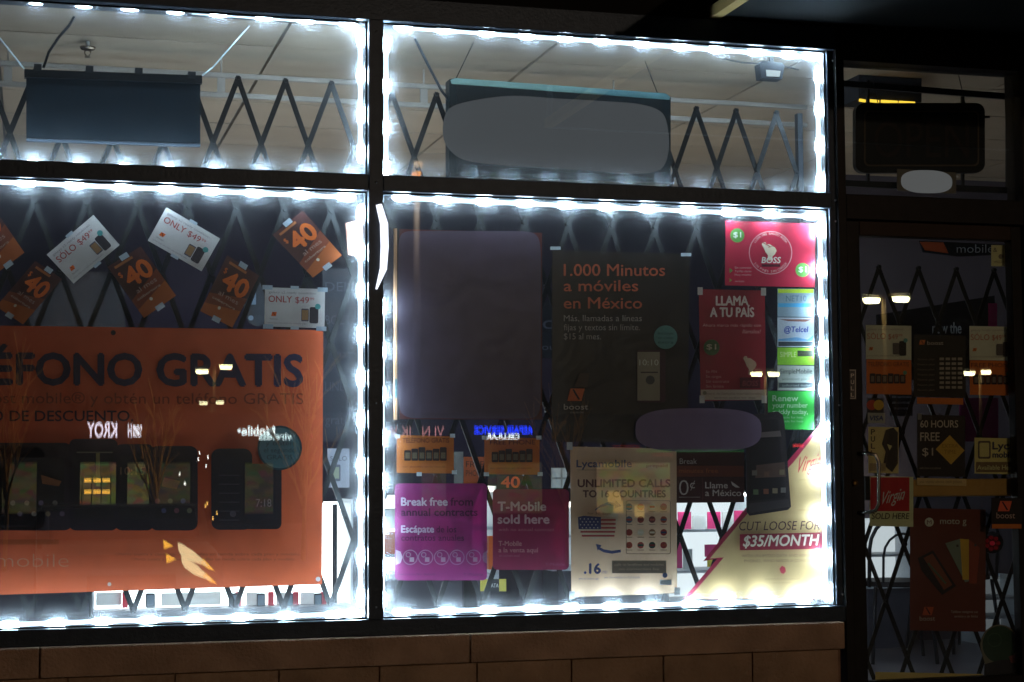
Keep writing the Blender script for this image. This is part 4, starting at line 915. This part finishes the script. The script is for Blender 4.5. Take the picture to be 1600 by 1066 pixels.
s.logo(1450, 955, 18, '8c3c24'); s.text('boost', 1437, 970, 7, '8c7c74', 1461); s.text('Teléfono inteligente con', 1486, 958, 4, '8c7c74', 1528); s.text('servicio y sin límite', 1491, 965, 4, '8c7c74', 1528)
s = sticker('square black boost sticker on the hinge side of the door', (1549, 778, 1597, 825), '14100f', 'dealer_sticker', Y=-.035); s.logo(1570, 791, 22, '8c3c28'); s.text('boost', 1557, 810, 9, '6c5c54', 1586); s.rect(1550, 819, 1596, 826, '7c4418', 'band')
s = sticker('cream letter strip along the bottom of the door glass', (1368, 1050, 1536, 1085), 'b88c50', 'strip_sticker'); s.text('boost mobile', 1384, 1080, 16, '33241c', 1526)
cf = Sheet('round_cutout', 'green balloon shaped cutout with a dark body at the bottom corner', 'cutout', [(1530, 972), (1600, 972), (1600, 1080), (1530, 1080)], '8c8468', Yd, outline=[(1533, 1016)]+[(1562+30*math.cos(R(a)), 1008+32*math.sin(R(a))) for a in range(170, 361, 15)]+[(1600, 1030), (1600, 1085), (1534, 1085), (1540, 1040)])
cf.circ(1562, 1007, 27, '2c4c34', 'balloon', 29); cf.poly([(1538, 1038), (1560, 1032), (1584, 1030), (1597, 1042), (1598, 1083), (1537, 1083)], '241c1e', 'body_picture'); cf.poly([(1576, 1026), (1588, 1022), (1592, 1036), (1580, 1036)], '8c4a48', 'ribbon'); cf.ring(1554, 1000, 11, 1, '4c6c4c')

# ================================================================== ACROSS THE CAR PARK (seen mirrored in the glass)
def rf(px, py, d):
    p = at(px, py, d); p.y = -p.y; return p
def ground_z(y):
    for (ya, za), (yb, zb_) in zip(prof, prof[1:]):
        if yb <= y <= ya: return za+(zb_-za)*(y-ya)/(yb-ya)
    return -1.0
LAMPG = 'car park lamp posts mirrored in the window glass'
POLE = solid('7a6448', .5, .3)
def street_lamp(label, heads, pole_px, d, em, watts, col=(1, .86, .55), hw=.32):
    POLE = solid('7a6448', .5, .3) if not watts else solid('0c0b0a', .7)
    top = rf(pole_px[0], pole_px[1], d); zg = ground_z(-d)
    e = empty('street_lamp', (top.x, -d, zg), label, 'street lamp', LAMPG)
    tube('pole', [(top.x, -d, zg), (top.x, -d, top.z+.12)], [.1, .07], POLE, e, 8)
    for hx, hy in heads:
        p = rf(hx, hy, d)
        v, f = box_vf((-hw, -.16, -.05), (hw, .16, .06)); hd_ = link('lamp_head', meshof('lamp_head', [Vector(q)+p+Vector((0, 0, .14)) for q in v], f), solid('4a4640', .5), e)
        n = 12; vs = [p+Vector((hw*.92*math.cos(2*math.pi*k/n), .22*math.sin(2*math.pi*k/n), 0)) for k in range(n)] + [p+Vector((hw*.75*math.cos(2*math.pi*k/n), .17*math.sin(2*math.pi*k/n), -.13)) for k in range(n)]
        link('lens', meshof('lens', vs, [tuple(range(n, 2*n))[::-1]]+[(k, n+k, n+(k+1) % n, (k+1) % n) for k in range(n)]), glow(col, em), hd_)
        tube('arm', [(top.x, -d, top.z+.1), (p.x, -d, p.z+.14)], .035, POLE, e, 6)
    if watts:
        l = bpy.data.lights.new('warm_point', 'POINT'); l.energy = watts; l.color = (1.0, .74, .52); l.shadow_soft_size = .09
        o = bpy.data.objects.new('warm_point', l); COL.objects.link(o); o.location = rf(pole_px[0], pole_px[1], d) + Vector((0, .4, -.35)); o.parent = e; o.matrix_parent_inverse = e.matrix_world.inverted()
LAMPC = (1, .9, .5)
street_lamp('twin headed lamp post mirrored in the letters of the banner', [(316, 580), (353, 573)], (335, 575), 70, 26, 0, LAMPC)
street_lamp('lamp post mirrored just behind the twin headed one', [(318, 630), (343, 629)], (331, 629), 105, 14, 0, LAMPC)
street_lamp('double lamp post mirrored beside the dark red poster', [(1182, 584), (1209, 584)], (1196, 585), 66, 30, 0, LAMPC)
street_lamp('double lamp post mirrored high in the door glass', [(1362, 468), (1408, 466)], (1381, 470), 42, 40, 0, LAMPC)
street_lamp('double lamp post mirrored over the right door flyer', [(1515, 583), (1540, 581)], (1531, 584), 66, 30, 0, LAMPC)
street_lamp('orange lamp post mirrored under the top pane of the window', [(651, 271)], (651, 266), 26, 6, 2300, (1, .3, .02), .09)

# shops across the way
SHW = solid('4a4038', .85, 0, .2, 1)
def rbox(name, x0, y0, x1, y1, d, th, mat, parent):
    p, q = rf(x0, (y0+y1)/2, d), rf(x1, (y0+y1)/2, d); t, b = rf((x0+x1)/2, y0, d), rf((x0+x1)/2, y1, d)
    return box(name, (p.x, -d-th, b.z), (q.x, -d, t.z), mat, parent)
def rtext(t, x0, yb, x1, cap, d, mat, parent, bold=.01):
    """lettering that faces the shop, so the glass shows it reversed"""
    vs, fs, a, b = glyphs(t, bold)
    return link('sign_lettering', meshof('sign_lettering', [rf(x1-(v.x-a)/(b-a)*(x1-x0), yb-v.y/CAP*cap, d) for v in vs], fs), mat, parent)
D = 58
sb = empty('shop_building', (rf(200, 740, D).x, -D, -1), 'row of shops with lit windows and signs across the car park', 'building')
zg = -1.0; xa, xb = rf(-500, 740, D+.5).x, rf(1400, 740, D+.5).x
box('wall', (xa, -D-9, zg), (xb, -D-.3, rf(300, 652, D).z), SHW, sb)
box('roof', (xa-.3, -D-9, rf(300, 652, D).z+.002), (xb+.3, -D, rf(300, 646, D).z), solid('2c2826', .9), sb)
def window_glow(col, strength, key):
    m, N, L, out = new_mat(key); e = N.new('ShaderNodeEmission'); tc = N.new('ShaderNodeTexCoord')
    mp = N.new('ShaderNodeMapping'); mp.inputs['Scale'].default_value = (2.2, 1, 5); vo = N.new('ShaderNodeTexVoronoi'); vo.inputs['Scale'].default_value = 1.3
    L.new(tc.outputs['Object'], mp.inputs[0]); L.new(mp.outputs[0], vo.inputs['Vector'])
    hs = N.new('ShaderNodeMixRGB'); hs.blend_type = 'MULTIPLY'; hs.inputs[0].default_value = .65; hs.inputs[1].default_value = (*col, 1); L.new(vo.outputs['Color'], hs.inputs[2])
    L.new(hs.outputs[0], e.inputs[0]); e.inputs[1].default_value = strength; L.new(e.outputs[0], out.inputs[0]); return m
WARM = window_glow((1, .75, .3), .6, 'lit_window'); DIMW = window_glow((1, .75, .35), .25, 'dim_window'); HOT = glow((1, .5, .06), 9)
for x0, x1, m in ((-120, -20, DIMW), (0, 60, DIMW), (122, 184, WARM), (196, 236, WARM), (244, 300, DIMW), (380, 430, DIMW), (640, 700, DIMW), (760, 850, DIMW), (930, 1050, WARM)):
    w_ = rbox('window', x0, 722, x1, 806, D-.2, .08, solid('26221e', .6), sb)
    rbox('pane', x0+3, 725, x1-3, 803, D-.26, .03, m, w_)
for y in (752, 770):
    for x0 in (132, 146, 160): rbox('lit_tube', x0, y-2, x0+12, y+2, D-.5, .05, HOT, sb)
for x in (128, 143, 158, 173): rbox('railing_post', x-.6, 745, x+.6, 800, D-1, .06, solid('1a1816', .6), sb)
rtext('KROY', 136, 684, 183, 22, D-.5, glow((1, .85, 1), 7), sb, .02); rtext('H', 200, 684, 206, 20, D-.5, glow((1, .9, 1), 7), sb, .02); rbox('sign_panel', 208, 666, 222, 684, D-.5, .1, glow((1, .92, 1), 7), sb)
rtext('Mobile•', 371, 681, 430, 13, D-.5, glow((.9, 1, 1), 8), sb, .03); rtext('wireless', 404, 688, 462, 10, D-.4, glow((.8, 1, 1), 6), sb, .03)
rtext('OPEN', 474, 690, 488, 14, D-.5, glow((1, .05, .15), 4), sb, .02)
rtext('VI NOIK W', 602, 683, 694, 15, D-.5, glow((1, .4, .4), 3.5), sb, -.005)
rtext('REPAIR SERVICE', 741, 679, 832, 11, D-.5, glow((.01, .04, 1), 9), sb, .04); rtext('CELULAR', 760, 687, 812, 7.5, D-.5, glow((.9, .95, 1), 9), sb, .03)
for x0, x1, y, c in ((958, 1000, 699, (1, .1, .05)), (1020, 1052, 712, (1, .08, .05)), (995, 1050, 706, (.3, 1, .2)), (1056, 1162, 706, (.15, .8, .2))): rbox('neon_line', x0, y-.7, x1, y+.7, D-.5, .05, glow(c, .9), sb)
rbox('neon_line', 1240, 696, 1256, 699, D-.5, .05, glow((1, .05, .05), 5), sb)
for x, y in ((967, 793), (963, 780), (1000, 800), (958, 778)): rbox('bulb', x-7, y-9, x+7, y+9, D-1.2, .1, glow((1, .6, .15), 1.8), sb)
for i in range(9): rbox('bulb', 300+random.uniform(0, 26), 700+i*5, 301.6+random.uniform(0, 26), 701.8+i*5, D-1.2, .05, glow((1, .95, .85), 12), sb) if False else None
BUL = [(312, 709), (310, 719), (325, 716), (322, 730), (281, 742), (289, 757), (324, 788), (321, 792), (339, 803), (333, 811)]
for i, (x, y) in enumerate(BUL): rbox('bulb', x-1, y-1.6, x+1, y+1.6, D-1.2, .05, glow((1, .95, .85) if i < 6 else (1, .5, .1), 14), sb)

# parked car opposite, nose to the shop
dcar = 9.6
ce = empty('parked_car', rf(230, 930, dcar+1.6), 'silver car parked nose in with its headlamp mirrored low in the banner', 'car')
zc0 = ground_z(-dcar); hl = rf(297, 882, dcar)
CARM = solid('6a6e72', .3, .6, .08, 3); XW = 1.72
xR = rf(352, 882, dcar).x; xL = xR-XW
prof_c = [(0, .28), (0, .62), (.12, .78), (1.15, .86), (1.95, 1.2), (3.2, 1.2), (3.9, .92), (4.3, .9), (4.35, .4), (4.2, .25), (.2, .22)]
def extr(name, pf, x0, x1, mat, par):
    n = len(pf); vs = [(x0, -dcar-.1-a, zc0+b) for a, b in pf]+[(x1, -dcar-.1-a, zc0+b) for a, b in pf]
    me = meshof(name, vs, [tuple(range(n)), tuple(range(n, 2*n))[::-1]]+[(i, n+i, n+(i+1) % n, (i+1) % n) for i in range(n)])
    bm = bmesh.new(); bm.from_mesh(me); bmesh.ops.recalc_face_normals(bm, faces=bm.faces); bmesh.ops.bevel(bm, geom=list(bm.edges), offset=.05, segments=2, affect='EDGES'); bm.to_mesh(me); bm.free()
    return link(name, me, mat, par)
extr('body', prof_c, xL, xR, CARM, ce)
extr('windscreen', [(1.14, .88), (1.9, 1.19), (1.95, 1.17), (1.22, .86)], xL+.12, xR-.12, solid('0c0d10', .1), ce)
box('grille', (xL+.45, -dcar-.105, zc0+.42), (xR-.45, -dcar-.06, zc0+.6), BLACK, ce, .01)
box('bumper', (xL+.05, -dcar-.16, zc0+.26), (xR-.05, -dcar-.03, zc0+.4), solid('55585c', .4, .3), ce, .02)
for x in (xL-.01, xR-.19):
    for a in (.85, 3.45):
        w_ = tube('wheel', [(x, -dcar-a, zc0+.31), (x+.2, -dcar-a, zc0+.31)], .31, solid('141416', .8), ce, 20); tube('rim', [(x-.005, -dcar-a, zc0+.31), (x+.205, -dcar-a, zc0+.31)], .19, CHROME, w_, 14)
HLM = glow((1, .8, .42), 5.0); HLT = glow((1, .5, .05), 6.0)
def lamp_poly(name, pts, mat, par, dx=0):
    fr = [rf(x, y, dcar-.02)+Vector((dx, 0, 0)) for x, y in pts]; bk = [v-Vector((0, .06, 0)) for v in fr]; n = len(pts)
    me = meshof(name, fr+bk, [tuple(range(n)), tuple(range(n, 2*n))[::-1]]+[(i, (i+1) % n, n+(i+1) % n, n+i) for i in range(n)])
    bm = bmesh.new(); bm.from_mesh(me); bmesh.ops.recalc_face_normals(bm, faces=bm.faces); bm.to_mesh(me); bm.free(); return link(name, me, mat, par)
h1 = lamp_poly('headlight', [(279, 849), (286, 852), (302, 862), (318, 876), (328, 888), (318, 884), (302, 879), (286, 872), (280, 862)], HLM, ce)
lamp_poly('indicator_tip', [(318, 874), (336, 893), (326, 890), (314, 882)], HLT, h1)
lamp_poly('indicator', [(256, 845), (271, 854), (257, 859)], HLT, ce)
h_ghost = lamp_poly('headlight', [(284, 871), (292, 874), (308, 884), (322, 898), (332, 909), (320, 905), (304, 899), (290, 889), (285, 880)], HLM, ce)  # second lamp set added as the doubled reflection of the first
lamp_poly('indicator_tip', [(322, 896), (340, 914), (330, 911), (318, 903)], HLT, h_ghost)
lamp_poly('indicator', [(260, 866), (276, 875), (261, 881)], HLT, ce)

# young bare trees in the car park
BARK = solid('c89a50', .9, 0, .2, 12)
def tree(label, px, ptop, d, seed):
    rnd = random.Random(seed); b = rf(px, 800, d); zg_ = ground_z(-d); t = rf(px, ptop, d)
    base = Vector((b.x, -d, zg_)); H = t.z-zg_
    e = empty('bare_tree', base, label, 'tree', 'young bare trees mirrored in the window glass')
    tube('trunk', [base, base+Vector((.03, 0, H*.3)), base+Vector((-.02, .02, H*.52))], [.05, .04, .03], BARK, e, 6)
    twigs = []
    for k in range(9):
        a = rnd.uniform(0, 6.28); z0 = H*rnd.uniform(.25, .5); p0 = base+Vector((0, 0, z0)); L = H*rnd.uniform(.35, .5)
        dr_ = Vector((math.cos(a)*.35, math.sin(a)*.35, 1)).normalized(); pts = [p0]
        for s_ in range(4):
            dr_ = (dr_+Vector((rnd.uniform(-.15, .15), rnd.uniform(-.15, .15), .05))).normalized(); pts.append(pts[-1]+dr_*L/4)
        tube('branch', pts, [.03, .024, .018, .014, .01], BARK, e, 5)
        for s_ in range(10):
            q = pts[rnd.randint(1, 4)]; dv = (dr_+Vector((rnd.uniform(-.7, .7), rnd.uniform(-.7, .7), rnd.uniform(-.2, .5)))).normalized()*L*rnd.uniform(.2, .45)
            twigs.append(tube_vf([q, q+dv*.5+Vector((0, 0, .03)), q+dv], [.014, .011, .008], 4))
    o = link('twigs', meshof('twigs', *join(twigs)), BARK, e); o['kind'] = 'stuff'
for a in (('bare tree mirrored at the far left of the banner', 8, 540, 24, 1), ('bare tree mirrored left of the lamp posts in the banner', 244, 625, 30, 2), ('bare tree mirrored at the right edge of the banner', 474, 560, 26, 3), ('bare tree mirrored between the wine purple and flag posters', 886, 600, 22, 4)): tree(*a)
